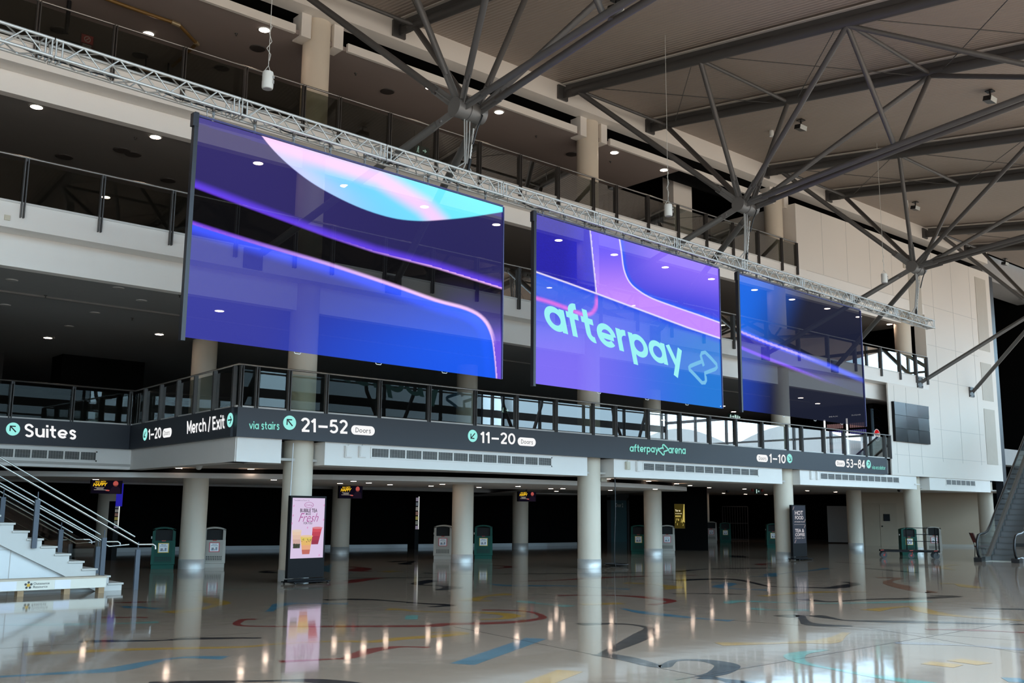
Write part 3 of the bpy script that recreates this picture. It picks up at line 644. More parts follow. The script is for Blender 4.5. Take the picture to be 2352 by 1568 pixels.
# ------------------------------------------------------------------ STEEL ROOF TRUSSES
HUBS = [(12.14, 15.2, 9.70), (22.3, 15.65, 9.92), (32.85, 16.1, 10.05), (44.6, 16.6, 10.25)]
TOPX = [(9.95, 14.0), (20.0, 24.0), (30.5, 34.8), (42.75, 46.9)]
BRX = [(10.19, 14.04), (19.95, 24.1), (30.09, 34.66), (41.45, 46.4)]
def zb(Y): return 13.99 - .132*(20-Y)
names = ['steel roof truss whose hub hangs in front of the top balcony, nearest the viewer', 'steel roof truss whose hub meets the truss of lights above the lettered screen', 'steel roof truss whose hub hangs in front of the white wall', 'steel roof truss at the far end, with its brace feet on the white wall']
for i, (hx, hy, hz) in enumerate(HUBS):
    t = thing('roof_truss', names[i], 'roof truss', (hx, hy, hz), 'steel trusses under the roof'); H = V((hx, hy, hz))
    b = MB(); ax = V((1, 0, 0)); b.cyl(H-ax*.37, H+ax*.37, .20, n=28); b.cyl(H-ax*.05, H+ax*.10, .215, n=28); hub = obj('hub', b, mat('hub_grey', (.15, .145, .14), .4, .2), t)
    def strut(p, q, r=.068, fin=True, nm='strut', m_=steel):
        p, q = V(p), V(q); d = (q-p).normalized(); b = MB()
        if fin:
            b.cyl(p+d*.72, q, r, n=12); o = obj(nm, b, m_, t)
            f = MB(); sd = d.cross(ax).normalized()
            f.bar(p+d*.05, p+d*.85, .20, .02, sd); f.bar(p+d*.25, p+d*.85, .03, .13, sd); obj('fin_plate', f, mat('hub_grey', (.10, .098, .095), .4, .2), o)
        else:
            b.cyl(p, q, r, n=12); o = obj(nm, b, m_, t)
        return o
    xa, xb = TOPX[i]; T = [19.75, 15.3, 11.1, 6.9, 2.7]
    Bj = [V((hx, hy, hz)), V((hx-.1, 11.2, hz+.45)), V((hx-.1, 7.1, hz+.90)), V((hx-.1, 3.4, hz+1.2))]
    for x in (xa, xb):
        b = MB(); b.cyl((x, 20.0, zb(20.0)), (x, -2, zb(-2)), .125, n=16); b.bar((x, 20.3, zb(20.3)+.17), (x, -2, zb(-2)+.17), .10, .16, (1, 0, 0)); ch = obj('top_chord', b, steel2, t)
        b = MB(); b.bar((x, 20.35, zb(20.35)+.262), (x, -2, zb(-2)+.262), .30, .03, (1, 0, 0)); obj('flashing', b, flash, ch, 'pale flashing strip')
        b = MB(); b.obox((x-.02, 20.46, 14.08), (.20, 0, 0), (0, .035, 0), (0, 0, .22)); b.bar((x, 20.44, 14.06), (x, 19.95, 14.0), .06, .3, (1, 0, 0)); obj('wall_bracket', b, steel2, ch)
        for k in (0, 1, 2): strut(H+ax*(.2 if x == xb else -.2), (x, T[k], zb(T[k])-.08), .068 if k else .078)
        for k in (1, 2, 3):
            for kk in {1: (2,), 2: (2, 3), 3: (3, 4)}[k]:
                if kk < 5: strut(Bj[k]+ax*(.08 if x == xb else -.08), (x, T[kk], zb(T[kk])-.08), .062, False)
    for k in range(5): strut((xa, T[k], zb(T[k])-.02), (xb, T[k], zb(T[k])-.02), .05, False, 'cross_tube')
    for s in (-1, 1):
        strut(H+ax*(s*.2), Bj[1]+ax*(s*.14), .072, True, 'bottom_chord')
        strut(Bj[1]+ax*(s*.14), Bj[3]+ax*(s*.14), .072, False, 'bottom_chord')
    for j, bxp in enumerate(BRX[i]):
        q = V((bxp, 20.42, 7.22)); s = -1 if j == 0 else 1; p = H+ax*(s*.28)-V((0, 0, .05)); d = (q-p).normalized()
        b = MB(); b.cyl(p+d*.55, q-d*.28, .085, n=14); o = obj('wall_brace', b, mat('brace_grey', (.085, .082, .078), .42), t)
        f = MB(); f.bar(p, p+d*.65, .03, .17, (1, 0, 0)); f.cyl(p+d*.42-V((.05, 0, 0)), p+d*.42+V((.05, 0, 0)), .04); obj('fork_plate', f, mat('hub_grey', (.10, .098, .095), .4, .2), o); f = MB(); f.bar(q-d*.4, q, .03, .15, (1, 0, 0)); obj('fork_plate', f, mat('hub_grey', (.10, .098, .095), .4, .2), o)
        f = MB(); f.obox((bxp, 20.475, 7.22), (.23, 0, 0), (0, .025, 0), (0, 0, .23))
        for u in (-.17, .17):
            for w in (-.17, .17): f.cyl((bxp+u, 20.45, 7.22+w), (bxp+u, 20.42, 7.22+w), .02, n=8)
        obj('base_plate', f, steel2, o)
    b = MB()
    for k in range(0, 4):
        b.cyl((xa, T[k]-.3, zb(T[k])-.02), (xb, T[k+1]+.3, zb(T[k+1])+.02), .012, n=6); b.cyl((xb, T[k]-.3, zb(T[k])-.05), (xa, T[k+1]+.3, zb(T[k+1])-.05), .012, n=6)
    obj('bracing_rods', b, steel2, t, 'thin crossed bracing rods')

# ------------------------------------------------------------------ LIGHTING TRUSS AND ITS HANGERS
def YT(X): return 14.95+(X-6.4)*.049
X0, X1 = 1.0, oP(2138, 742, (6.4, 14.95, 0), (-.049, 1, 0)).x
dT = V((1, .049, 0)).normalized(); nT = V((dT.y, -dT.x, 0)); ZT = 8.235; HT = .135
LT = thing('lighting_truss', 'long silvery box truss spanning the hall, carrying the three screens', 'truss', (X0, YT(X0), ZT))
def tp(s, a, c): return V((X0, YT(X0), ZT))+dT*s+nT*(a*HT)+V((0, 0, c*HT))
Ltot = (V((X1, YT(X1), 0))-V((X0, YT(X0), 0))).length; ns = round(Ltot/2.9); sl = Ltot/ns
for k in range(ns):
    s0, s1 = k*sl, (k+1)*sl; b = MB()
    for a in (-1, 1):
        for c in (-1, 1): b.cyl(tp(s0+.01, a, c), tp(s1-.01, a, c), .0245, n=10)
    sec = obj('truss_section', b, alu, LT)
    b = MB()
    for s in (s0+.03, s1-.03, s0+.12, s1-.12):
        for a in (-1, 1): b.cyl(tp(s, a, -1), tp(s, a, 1), .0125, n=6)
        for c in (-1, 1): b.cyl(tp(s, -1, c), tp(s, 1, c), .0125, n=6)
    nd = 10; st = (sl-.3)/nd
    for j in range(nd):
        u0 = s0+.15+j*st; u1 = u0+st; z = 1 if j % 2 else -1
        for a in (-1, 1): b.cyl(tp(u0, a, z), tp(u1, a, -z), .0115, n=6)
        for c in (-1, 1): b.cyl(tp(u0, -z, c), tp(u1, z, c), .0115, n=6)
    obj('lacing', b, alu, sec)
b = MB(); pts = []
for i in range(120):
    s = Ltot*i/119; pts.append(tp(s, .2*math.sin(i*1.7), -.78+.22*math.sin(i*.9)))
b.tube(pts, .014, 6); obj('power_cable', b, rubber, LT, 'black cable lying along the truss')
for (hx, hy, hz), d in zip(HUBS[:3], ['over the leftmost screen', 'over the lettered screen', 'in front of the white wall']):
    q = V((hx, YT(hx), ZT+HT)); p = V((hx, hy, hz-.2))
    t = thing('hoist_chain', 'grey sling and chain hoist dropping from the strut hub '+d, 'hoist', (q.x, q.y, q.z), 'hoists that carry the long truss')
    b = MB()
    for a in (-.09, -.03, .05): b.tube([p+V((a, 0, 0)), p+V((a*.9, 0, -.4)), p.lerp(q, .8)+V((a*.5, 0, 0)), q+V((a*3.5, 0, .02))], .016, 6)
    obj('sling', b, mat('sling_grey', (.30, .30, .29), .6), t)
    b = MB()
    for j in range(22):
        c = p.lerp(q, .15+.035*j)+V((.13-.004*j, -.03, 0)); b.obox(c, (.014, 0, 0), (0, .006 if j % 2 else .014, 0), (0, 0, .022))
    obj('chain', b, chrome, t)
    b = MB(); b.cyl(q+V((.08, -.02, .32)), q+V((.02, -.02, .02)), .045, .03, 10); obj('hoist_body', b, rubber, t, 'black hoist bag')
    b = MB(); b.tube([p+V((.16, -.1, .25)), p+V((.22, -.2, .1)), p+V((.16, -.12, -.15)), p+V((.1, -.05, -.5))], .018, 6); obj('cable', b, rubber, t)
# ------------------------------------------------------------------ THE THREE SEE-THROUGH SCREENS
def screen_mat(name, att, trans):
    M = bpy.data.materials.new(name); M.use_nodes = True; t = M.node_tree; t.nodes.clear()
    o = t.nodes.new('ShaderNodeOutputMaterial'); tr = t.nodes.new('ShaderNodeBsdfTransparent'); em = t.nodes.new('ShaderNodeEmission'); ad = t.nodes.new('ShaderNodeAddShader')
    at = t.nodes.new('ShaderNodeAttribute'); at.attribute_name = att
    tr.inputs[0].default_value = (*trans, 1)
    ge = t.nodes.new('ShaderNodeNewGeometry'); iv = t.nodes.new('ShaderNodeMath'); iv.operation = 'SUBTRACT'; iv.inputs[0].default_value = 1.0   # the diodes face the hall only
    t.links.new(ge.outputs['Backfacing'], iv.inputs[1]); t.links.new(iv.outputs[0], em.inputs[1])
    t.links.new(at.outputs['Color'], em.inputs[0]); t.links.new(tr.outputs[0], ad.inputs[0]); t.links.new(em.outputs[0], ad.inputs[1]); t.links.new(ad.outputs[0], o.inputs[0]); return M
led = screen_mat('led_mesh', 'picture', (.19, .19, .19))
def ip(pts, x):       # piecewise-linear
    if x <= pts[0][0]: return pts[0][1]
    for (a, b), (c, d) in zip(pts[:-1], pts[1:]):
        if x <= c: return b+(d-b)*(x-a)/(c-a)
    return pts[-1][1]
def mixc(a, b, t): t = max(0, min(1, t)); return tuple(p+(q-p)*t for p, q in zip(a, b))
def sm(a, b, x): t = max(0, min(1, (x-a)/(b-a))); return t*t*(3-2*t)
def L8(*c): return lin(tuple(v/255 for v in c))
def dist_poly(px, py, pts):
    best = 1e9; sgn = 0
    for (a, b), (c, d) in zip(pts[:-1], pts[1:]):
        ux, uy = c-a, d-b; l2 = ux*ux+uy*uy; t = max(0, min(1, ((px-a)*ux+(py-b)*uy)/l2))
        qx, qy = px-a-ux*t, py-b-uy*t; dd = qx*qx+qy*qy
        if dd < best: best = dd; sgn = ux*(py-b)-uy*(px-a)
    return math.sqrt(best)*(1 if sgn > 0 else -1)     # positive below / right-hand side when walking rightwards (y down)
def smooth_pts(P, k=8):
    Q = []
    for i in range(len(P)-1):
        p0, p1, p2, p3 = P[max(i-1, 0)], P[i], P[i+1], P[min(i+2, len(P)-1)]
        for j in range(k):
            t = j/k; Q.append(tuple(.5*((2*p1[a])+(p2[a]-p0[a])*t+(2*p0[a]-5*p1[a]+4*p2[a]-p3[a])*t*t+(3*p1[a]-p0[a]-3*p2[a]+p3[a])*t**3) for a in (0, 1)))
    Q.append(P[-1]); return Q
lens = smooth_pts([(560, 240), (595, 303), (640, 357), (700, 408), (760, 445), (830, 478), (900, 500), (960, 507), (1010, 505), (1080, 498), (1170, 484)], 5)
streak = [(600, 310), (640, 330), (700, 354), (800, 385), (870, 408), (972, 473), (1010, 512)]
ln1 = [(300, 372), (446, 427), (600, 485), (750, 540), (860, 576), (1000, 612), (1160, 662)]
ln2 = smooth_pts([(250, 446), (441, 512), (600, 562), (750, 606), (900, 655), (1000, 690), (1072, 710), (1110, 733), (1130, 770), (1138, 820), (1143, 880)], 4)
def add(a, b, k=1.0): return tuple(x+y*k for x, y in zip(a, b))
def art1(x, y):
    d = -dist_poly(x, y, lens)             # >0 above the curve
    if d > -1.3:
        st = abs(dist_poly(x, y, streak))        # pink streak
        c = mixc(L8(120, 205, 255), L8(110, 245, 255), sm(700, 1150, x-(y-400)*.8))
        c = mixc(c, L8(205, 205, 255), sm(55, 4, d)*sm(900, 640, x)*.9)
        c = mixc(c, L8(250, 205, 250), sm(34, 3, st)*.92)
        c = tuple(v*1.05 for v in c)
        return mixc(L8(50, 44, 105), c, sm(-1.3, 1.3, d))
    d1 = dist_poly(x, y, ln1); d2 = dist_poly(x, y, ln2)
    if d2 > 0:                                # lower field  
        c = mixc(L8(48, 52, 150), L8(30, 92, 240), sm(450, 1120, x)*sm(600, 860, y+(x-700)*.12))
        c = mixc(c, L8(62, 66, 160), sm(760, 560, x)*.7)
        c = add(c, L8(40, 80, 255), sm(34, 3, d2)*(.8 if d2 > 3 else .5)*sm(1135, 1080, x))
        if d2 < 4: c = mixc(c, mixc(L8(150, 90, 235), L8(235, 190, 250), sm(460, 1000, x)), sm(4.5, 1, d2))
        return c
    if d1 < 0:                                # above the first line
        c = mixc(L8(50, 44, 105), L8(42, 40, 92), sm(500, 1100, x))
        if y < ip([(452, 283), (1155, 500)], x): c = mixc(c, L8(52, 44, 140), .8)
        c = add(c, L8(96, 56, 235), sm(20, 1, -d1)*.8)
        return c
    c = (.004, .004, .005)
    if d1 < 7: c = mixc(mixc(L8(104, 64, 215), L8(235, 180, 250), sm(700, 1120, x)), c, sm(1, 6, d1))
    if x > 1000: c = mixc(c, L8(80, 66, 190), sm(0, 160, d1)*sm(980, 1110, x)*.9)
    if -d2 < 9: c = mixc(mixc(L8(125, 75, 225), L8(245, 200, 250), sm(460, 1000, x)), c, sm(1, 8, -d2))
    if x > 1105 and y > 740: c = mixc(c, L8(118, 84, 225), sm(740, 800, y))
    return c
v1 = smooth_pts([(1356, 520), (1360, 560), (1365, 610), (1369, 650), (1371, 674)], 4)
v2 = smooth_pts([(1420, 530), (1427, 575), (1433, 618), (1446, 648), (1468, 668), (1500, 686), (1560, 708), (1610, 725), (1665, 745)], 4)
l3 = [(1220, 621), (1231, 624), (1300, 648), (1371, 674), (1500, 722), (1580, 752), (1665, 780)]
pk = smooth_pts([(1226, 683), (1270, 696), (1310, 711), (1340, 722), (1360, 718), (1370, 700), (1371, 678)], 4)
def art2(x, y):
    d3 = dist_poly(x, y, l3); w = L8(235, 225, 255)
    if d3 < 0:
        dl = dist_poly(x, y, v1) if y < 680 else 9
        dr = -dist_poly(x, y, v2)              # >0 : to the upper right of the bend
        if x < ip([(493, 1355), (520, 1356), (560, 1360), (610, 1365), (650, 1369), (674, 1371)], y):
            r = random.random(); c = mixc(L8(40, 34, 150), L8(52, 52, 215), sm(1280, 1360, x)*.6+.25*r+.1)
            dl = ip([(493, 1355), (520, 1356), (560, 1360), (610, 1365), (650, 1369), (674, 1371)], y)-x
            c = mixc(w, c, sm(.8, 4.2, dl))
        elif dr > 0:
            c = mixc(L8(70, 76, 225), L8(140, 110, 250), sm(0, 130, dr)+.2*sm(700, 640, y)); c = mixc(L8(50, 96, 250), c, sm(2, 12, dr)); c = mixc(w, c, sm(.3, 2.4, dr))
        else:
            c = mixc(L8(112, 96, 250), L8(196, 140, 255), sm(560, 700, y)); c = mixc(w, c, sm(.3, 2.5, -dr))
        return mixc(w, c, sm(.5, 2.5, -d3))
    c = mixc(L8(66, 106, 235), L8(128, 112, 245), sm(650, 840, y)*sm(1560, 1300, x))
    c = mixc(c, L8(40, 122, 215), sm(1420, 1640, x)*sm(690, 800, y))
    c = mixc(c, L8(76, 84, 225), sm(30, 90, d3)*sm(1380, 1250, x)*sm(760, 700, y)*.8)
    dp = abs(dist_poly(x, y, pk))
    if x < 1374: c = mixc(L8(240, 120, 235), c, sm(0, 8, dp)*.8+.2)
    c = mixc(L8(40, 80, 235), c, sm(4, 16, d3)*.7+.3); c = mixc(w, c, sm(.6, 3.0, d3)); return c
q1 = [(1690, 757), (1760, 786), (1840, 815), (1900, 838), (1990, 876)]; q2 = [(1690, 793), (1760, 822), (1840, 852), (1900, 876), (1990, 910)]
def art3(x, y):
    k = sm(1860, 1700, x+(y-700)*.35)
    c = mixc(L8(30, 34, 54), L8(30, 106, 228), k)
    d1 = dist_poly(x, y, q1); d2 = dist_poly(x, y, q2)
    if d1 > 0 and d2 < 0: c = mixc(L8(56, 56, 165), c, sm(1780, 1960, x)*.9)
    if d2 > 0: c = mixc(c, L8(28, 32, 48), .55+.3*sm(1700, 1900, x)); c = mixc(c, L8(40, 66, 190), sm(1790, 1705, x)*.5)
    if abs(d1) < 9: c = add(c, L8(70, 92, 255), sm(9, .5, abs(d1))*sm(2010, 1950, x)*.9)
    if abs(d1) < 2.6: c = mixc(c, L8(190, 170, 255), sm(1900, 1800, x))
    if abs(d2) < 6: c = add(c, L8(130, 70, 235), sm(6, .5, abs(d2))*sm(1930, 1800, x)*.8)
    return c
ZSB = None
def screen(name, tl, bl, tr, br, art, n, m_, label, hooks):
    p0 = V((6.4, 14.95, 0)); nn = V((-.049, 1, 0))
    TLp, BLp, TRp, BRp = [oP(*p, p0, nn) for p in (tl, bl, tr, br)]
    xl, xr = (TLp.x+BLp.x)/2, (TRp.x+BRp.x)/2; zt, zb_ = (TLp.z+TRp.z)/2, (BLp.z+BRp.z)/2
    def at(u, v): X = xl+(xr-xl)*u; return V((X, YT(X), zt+(zb_-zt)*v))
    root = thing(name, label, 'screen', at(.5, 1), 'see-through screens hung in a row from the truss')
    vs = []; cols = []
    for j in range(m_+1):
        for i in range(n+1):
            p = at(i/n, j/m_); vs.append(p); x, y = proj(p); cols.append(art(x, y))
    b = MB(); b.add(vs, [(j*(n+1)+i, (j+1)*(n+1)+i, (j+1)*(n+1)+i+1, j*(n+1)+i+1) for j in range(m_) for i in range(n)])
    o = obj('display', b, led, root, 'glowing see-through picture')
    at_ = o.data.color_attributes.new('picture', 'FLOAT_COLOR', 'POINT')
    at_.data.foreach_set('color', [v for c in cols for v in (*c, 1.0)])
    fr = mat('screen_frame', (.012, .012, .02), .4); b = MB()
    b.bar(at(0, -.006), at(1, -.006), .03, .04, (0, 0, 1)); obj('top_rail', b, mat('screen_edge', (.05, .05, .16), .4), root)
    b = MB(); b.obox(at(0, .5)-dT*.035, dT*.035, nT*.045, V((0, 0, (zt-zb_)/2+.06))); obj('side_frame', b, fr, root)
    b = MB(); b.obox(at(0, .02)-dT*.05, dT*.05, nT*.05, V((0, 0, .11))); obj('corner_block', b, fr, root)
    b = MB(); b.obox(at(1, .5)+dT*.012, dT*.012, nT*.03, V((0, 0, (zt-zb_)/2))); obj('side_frame', b, mat('screen_edge', (.05, .05, .16), .4), root)
    for u in (.3, .55, .78):
        b = MB(); c = at(u, 1); b.tube([c+dT*-.065+V((0, 0, -.005)), c+dT*-.05+V((0, 0, -.03)), c+dT*.05+V((0, 0, -.03)), c+dT*.065+V((0, 0, -.005))], .008, 6); obj('handle', b, chrome, root)
    for k in range(hooks):
        c = at((k+.35)/hooks, 0); b = MB(); top = V((c.x, c.y, ZT-HT))
        b.cyl(top+V((0, 0, .03)), top-V((0, 0, .03)), .032, n=8); L = (top.z-c.z)
        for j in range(4):
            q = top.lerp(c, (j+.6)/4.4); b.obox(q, dT*(.022 if j % 2 else .008), nT*(.008 if j % 2 else .022), V((0, 0, L/6)))
        if k % 3 == 0: b.tube([top+dT*-.03, top+dT*-.12+V((0, 0, -.06)), c+dT*-.1+V((0, 0, .05)), c], .010, 6)
        obj('shackle', b, mat('shackle_steel', (.30, .30, .30), .3, .8), root)
    return root, at
s1, a1 = screen('hanging_screen', (453, 265), (424, 777), (1155, 478), (1150, 868), art1, 420, 280, 'largest-looking screen, nearest the staircase, with a bright cyan and pink lens shape on indigo', 9)
s2, a2 = screen('hanging_screen', (1229, 493), (1227, 881), (1652, 616), (1656, 937), art2, 320, 240, 'middle violet and blue screen of the three, bearing one large mint word', 10)
s3, a3 = screen('hanging_screen', (1697, 632), (1702, 942), (1979, 713), (1984, 978), art3, 180, 180, 'dark blue screen farthest along the truss, with two thin glowing lines', 10)
p0, nn = V((6.4, 14.95, 0)), V((-.049, 1, 0)); nt_ = V((.049, -1, 0)).normalized()
def pT(px, py): return oP(px, py, p0, nn)
b = MB(); geo_word(b, 'afterpay', pT(1256, 753), pT(1573, 851), pT(1245, 697), nt_, .012)
obj('lettering', b, emis('screen_mint', (.36, .95, .97), .95), s2, 'mint lettering')
b = loop_mark(pT(1580, 880), pT(1647, 880), pT(1580, 808), nt_, .062, lambda x, y: pT(1580+67*x, 880-72*y)); obj('emblem', b, emis('screen_blue_logo', (.20, .55, .88), .95), s2, 'pale blue loop emblem')

# ------------------------------------------------------------------ PENDANT SPEAKERS
def pendant(px, py, d, r, h, label, zc, loop=True):
    c = oD(px, py, d); t = thing('pendant_speaker', label, 'speaker', c, 'white cylinder speakers hung on wires')
    b = MB(); b.lathe(c, [(r*.86, -h/2), (r*.97, -h/2+.015), (r, -h/2+.04), (r, -h*.08)], 24); obj('lower_body', b, mat('speaker_white', (.66, .66, .63), .5), t)
    b = MB(); b.lathe(c, [(r*.97, -h*.08), (r*.97, h*.38), (r*.9, h/2)], 24); obj('upper_body', b, mat('speaker_white', (.66, .66, .63), .5), t)
    b = MB(); b.lathe(c+V((0, 0, -h/2-.006)), [(r*.74, 0), (r*.74, .012)], 24); obj('grille', b, mat('grille_grey', (.30, .29, .31), .6), t)
    b = MB(); s = V((.35, -.93, 0)); b.obox(c+s*(r*.98)+V((r*.3, 0, -h*.12)), (r*.1, 0, 0), (0, .008, 0), (0, 0, h*.1)); b.obox(c+s*(r*.98)+V((r*.3, 0, h*.16)), (r*.12, 0, 0), (0, .008, 0), (0, 0, h*.08)); obj('bracket', b, mat('grey_plate', (.3, .3, .3), .5), t)
    b = MB()
    for i in range(3):
        an = i*2.1+.4; b.tube([c+V((r*.85*math.cos(an), r*.85*math.sin(an), h*.48)), c+V((0, 0, h*.9))], .006, 5)
    b.cyl(c+V((0, 0, h*.9)), V((c.x, c.y, zr(c.y))), .006, n=6)
    if loop:
        b.tube([c+V((.01, 0, h*1.2)), c+V((.03, 0, h*1.6)), c+V((-.05, 0, h*1.9)), c+V((.04, 0, h*2.4)), c+V((-.02, 0, h*2.9)), c+V((.03, 0, h*3.3)), c+V((0, 0, h*3.4))], .007, 5)
    obj('wire', b, mat('wire_pale', (.55, .55, .52), .5), t)
for a in [(615, 185, 17.6, .10, .31, 'white pendant speaker nearest the viewer, in front of the nearest balcony column', 12.5), (1535, 483, 25.0, .10, .30, 'white pendant speaker in front of the black curtain', 13.2), (2031, 639, 32.5, .10, .30, 'white pendant speaker in front of the tall white wall', 13.4)]:
    pendant(*a)
for px, py, d, h, lb in [(1772, 304, 33, .28, 'small white cylinder speaker fixed below the roof between two trusses'), (2081, 469, 38, .28, 'small white cylinder speaker fixed below the roof, farther from the viewer')]:
    c = oD(px, py, d); t = thing('ceiling_cylinder', lb, 'speaker', c)
    b = MB(); b.lathe(c, [(.07, -h/2), (.075, -h/2+.03), (.075, h/2)], 16); obj('body', b, mat('speaker_white', (.66, .66, .63), .5), t)
    b = MB(); b.cyl(c+V((0, 0, h/2)), V((c.x, c.y, zr(c.y))), .012, n=6); obj('stem', b, steel2, t)

# ------------------------------------------------------------------ FLOODLIGHTS UNDER THE ROOF
def onroof(px, py, drop=.25):
    r = ray(px, py); k = .132   # z = 14.4-k*(20.5-Y)-drop
    t = (14.40-k*20.5-drop-EYE)/(r.z-k*r.y); return O+r*t
for px, py, lb in [(1415, 20, 'floodlight under the roof beside the struts nearest the viewer'), (1840, 291, 'floodlight under the roof between the two nearest complete trusses'), (2275, 226, 'floodlight under the roof above the long twin chords'), (2103, 476, 'floodlight under the roof above the hub in front of the white wall'), (2309, 604, 'small black floodlight at the far end of the roof')]:
    c = onroof(px, py); t = thing('floodlight', lb, 'floodlight', c, 'floodlights under the roof')
    b = MB(); b.cyl(c+V((0, 0, .22)), c+V((0, 0, .05)), .025, n=8); b.obox(c+V((0, 0, .205)), (.1, 0, 0), (0, .1, 0), (0, 0, .012)); obj('bracket', b, rubber, t)
    b = MB(); b.prism([c+V((-.19, -.10, .02)), c+V((.19, -.10, .02)), c+V((.16, .12, .06)), c+V((-.16, .12, .06))], (0, .03, -.13)); b.cyl(c+V((-.22, 0, -.02)), c+V((.22, 0, -.02)), .02, n=8); obj('housing', b, rubber, t)
    b = MB(); b.quad(c+V((-.18, -.105, .02)), c+V((-.18, -.075, -.12)), c+V((.18, -.075, -.12)), c+V((.18, -.105, .02))); obj('glass', b, mat('flood_glass', (.50, .52, .50), .15), t, 'pale glass front')

# ------------------------------------------------------------------ CEILING LIGHTS
def downlight(c, r, label, grp, on):
    t = thing('downlight' if on else 'unlit_downlight', label, 'ceiling light', c, grp)
    b = MB(); b.lathe(c, [(r, -.012), (r*1.02, -.002), (r*1.28, .0), (r*1.28, .003)][::-1], 20)
    obj('trim_ring', b, mat('ring_white', (.55, .53, .50), .4), t)
    b = MB(); b.lathe(c, [(r*.98, -.014), (r*.98, -.011)], 20); obj('lens', b, lamp if on else lampo, t)
def row(pts, z, r, where, grp, on=True):
    for i, (x, y) in enumerate(sorted(pts)):
        c = FL(x, y, z); downlight(c, r, f"{ORD[i] if i < 20 else 'last'} {'glowing' if on else 'unlit'} {where}, from the staircase end", grp, on)
row([(341, 77), (607, 68), (988, 201), (1146, 257), (1411, 350), (1525, 390)], 13.218, .13, 'round light in the topmost balcony ceiling', 'lights in the topmost ceiling')
row([(84, 245), (357, 314), (593, 374), (792, 426), (975, 474), (1140, 515), (1283, 551), (1411, 584), (1528, 613), (1634, 640), (1733, 665), (1819, 687), (1900, 708), (1972, 727), (2043, 744)], 9.898, .12, 'round light along the ceiling edge below the top balcony', 'lights in the ceiling below the top balcony')
row([(243, 452), (1262, 660), (1457, 701), (1660, 746)], 9.898, .11, 'round light deep in the middle balcony', 'deep lights of the middle balcony')
row([(504, 713), (110, 775), (366, 767), (160, 825), (1839, 913), (1878, 926), (1660, 932), (1685, 945), (1523, 964)], 6.358, .11, 'round light in the dark first balcony ceiling', 'lights in the first balcony ceiling')
row([(27, 643), (325, 690), (272, 661), (218, 718), (159, 749), (12, 700)], 6.358, .10, 'round fitting in the dark first balcony ceiling', 'unlit fittings in the first balcony ceiling', False)
row([(411, 1074), (576.5, 1076), (750, 1080), (960, 1084), (1397, 1099), (1490, 1104), (1554, 1110), (1585, 1114), (1629, 1119), (1662, 1132), (1710, 1122), (1712.5, 1134), (1759, 1135), (1854, 1126), (1919, 1129), (1980, 1131), (1585, 1127)], 2.738, .09, 'round light in the pale ground floor ceiling', 'lights in the ground floor ceiling')
row([(220, 1100), (629, 1101), (781, 1109), (812, 1104), (847, 1108), (896, 1112), (1016, 1111), (990, 1115), (1100, 1118), (1190, 1116), (1265, 1121), (1278, 1127), (1293, 1121), (1309, 1134), (1402, 1125), (1505, 1122.5)], 2.456, .085, 'round light under the curved low ceiling', 'lights under the curved low ceiling')
def roundel(pts, z, r, where, grp):
    for i, (x, y) in enumerate(sorted(pts)):
        c = FL(x, y, z); t = tag(obj('ceiling_speaker_grille', MB().lathe(c, [(r*.9, -.02), (r, -.008), (r, .004)], 24), mat('grille_dark', (.05, .042, .038), .6), None, None, c), f"{ORD[i]} dark round speaker grille {where}, from the staircase end", 'speaker', grp)
roundel([(592, 111), (322, 127), (890, 210), (1098, 278), (1314, 354), (510, 156), (135, 69)], 13.216, .2, 'in the topmost balcony ceiling', 'grilles in the topmost ceiling')
roundel([(280, 345), (305, 354), (148, 360), (386, 414)], 9.896, .2, 'in the ceiling below the top balcony', 'grilles in the ceiling below the top balcony')

# ------------------------------------------------------------------ VENTS AND SMALL BOXES ON THE BULKHEADS
def vent(P, tl, br_, nseg, label, depth=.02):
    a = P(*tl); c = P(*br_); x0, x1, z0, z1, y = a.x, c.x, min(a.z, c.z), max(a.z, c.z), a.y
    zc = (z0+z1)/2; h = .10; z0, z1 = zc-h, zc+h
    t = thing('air_vent', label, 'vent', (x0, y, z0), 'air vents below the sign bands')
    b = MB(); e = .035
    b.box(x0-e, x1+e, y-depth, y, z0-e, z0); b.box(x0-e, x1+e, y-depth, y, z1, z1+e); b.box(x0-e, x0, y-depth, y, z0, z1); b.box(x1, x1+e*2.2, y-depth, y, z0-e, z1+e)
    w = (x1-x0)/nseg
    for k in range(1, nseg): b.box(x0+w*k-.02, x0+w*k+.02, y-depth, y, z0, z1)
    obj('frame', b, white, t)
    b = MB(); b.box(x0, x1, y-.004, y-.001, z0, z1); obj('duct', b, mat('duct_dark', (.03, .03, .03), .7), t)
    for k in range(nseg):
        b = MB()
        for j in range(7): z = z0+.018+j*.031; b.obox((x0+w*(k+.5), y-.012, z), (w/2-.022, 0, 0), (0, .008, -.003), (0, .001, .0035))
        for j in range(5): x = x0+w*k+w*(j+1)/6; b.box(x-.003, x+.003, y-.008, y-.004, z0, z1)
        obj('louvre', b, mat('louvre_grey', (.42, .41, .39), .5), t)
pB = lambda x, y: oY(x, y, 20.56); pBs = lambda x, y: oY(x, y, SUY+.06)
vent(pB, (854, 1031), (1265, 1068), 12, 'longest air vent, below the 11–20 doors lettering')
vent(pB, (1478, 1067), (1740, 1089), 12, 'air vent below the arena name on the sign band')
vent(pB, (1884, 1088), (2064, 1107), 12, 'air vent below the escalator end of the sign band')
vent(pB, (2173, 1102), (2239, 1115), 6, 'short air vent below the white wall')
vent(pBs, (-90, 1030), (219, 1053), 8, 'air vent above the staircase below the Suites sign')
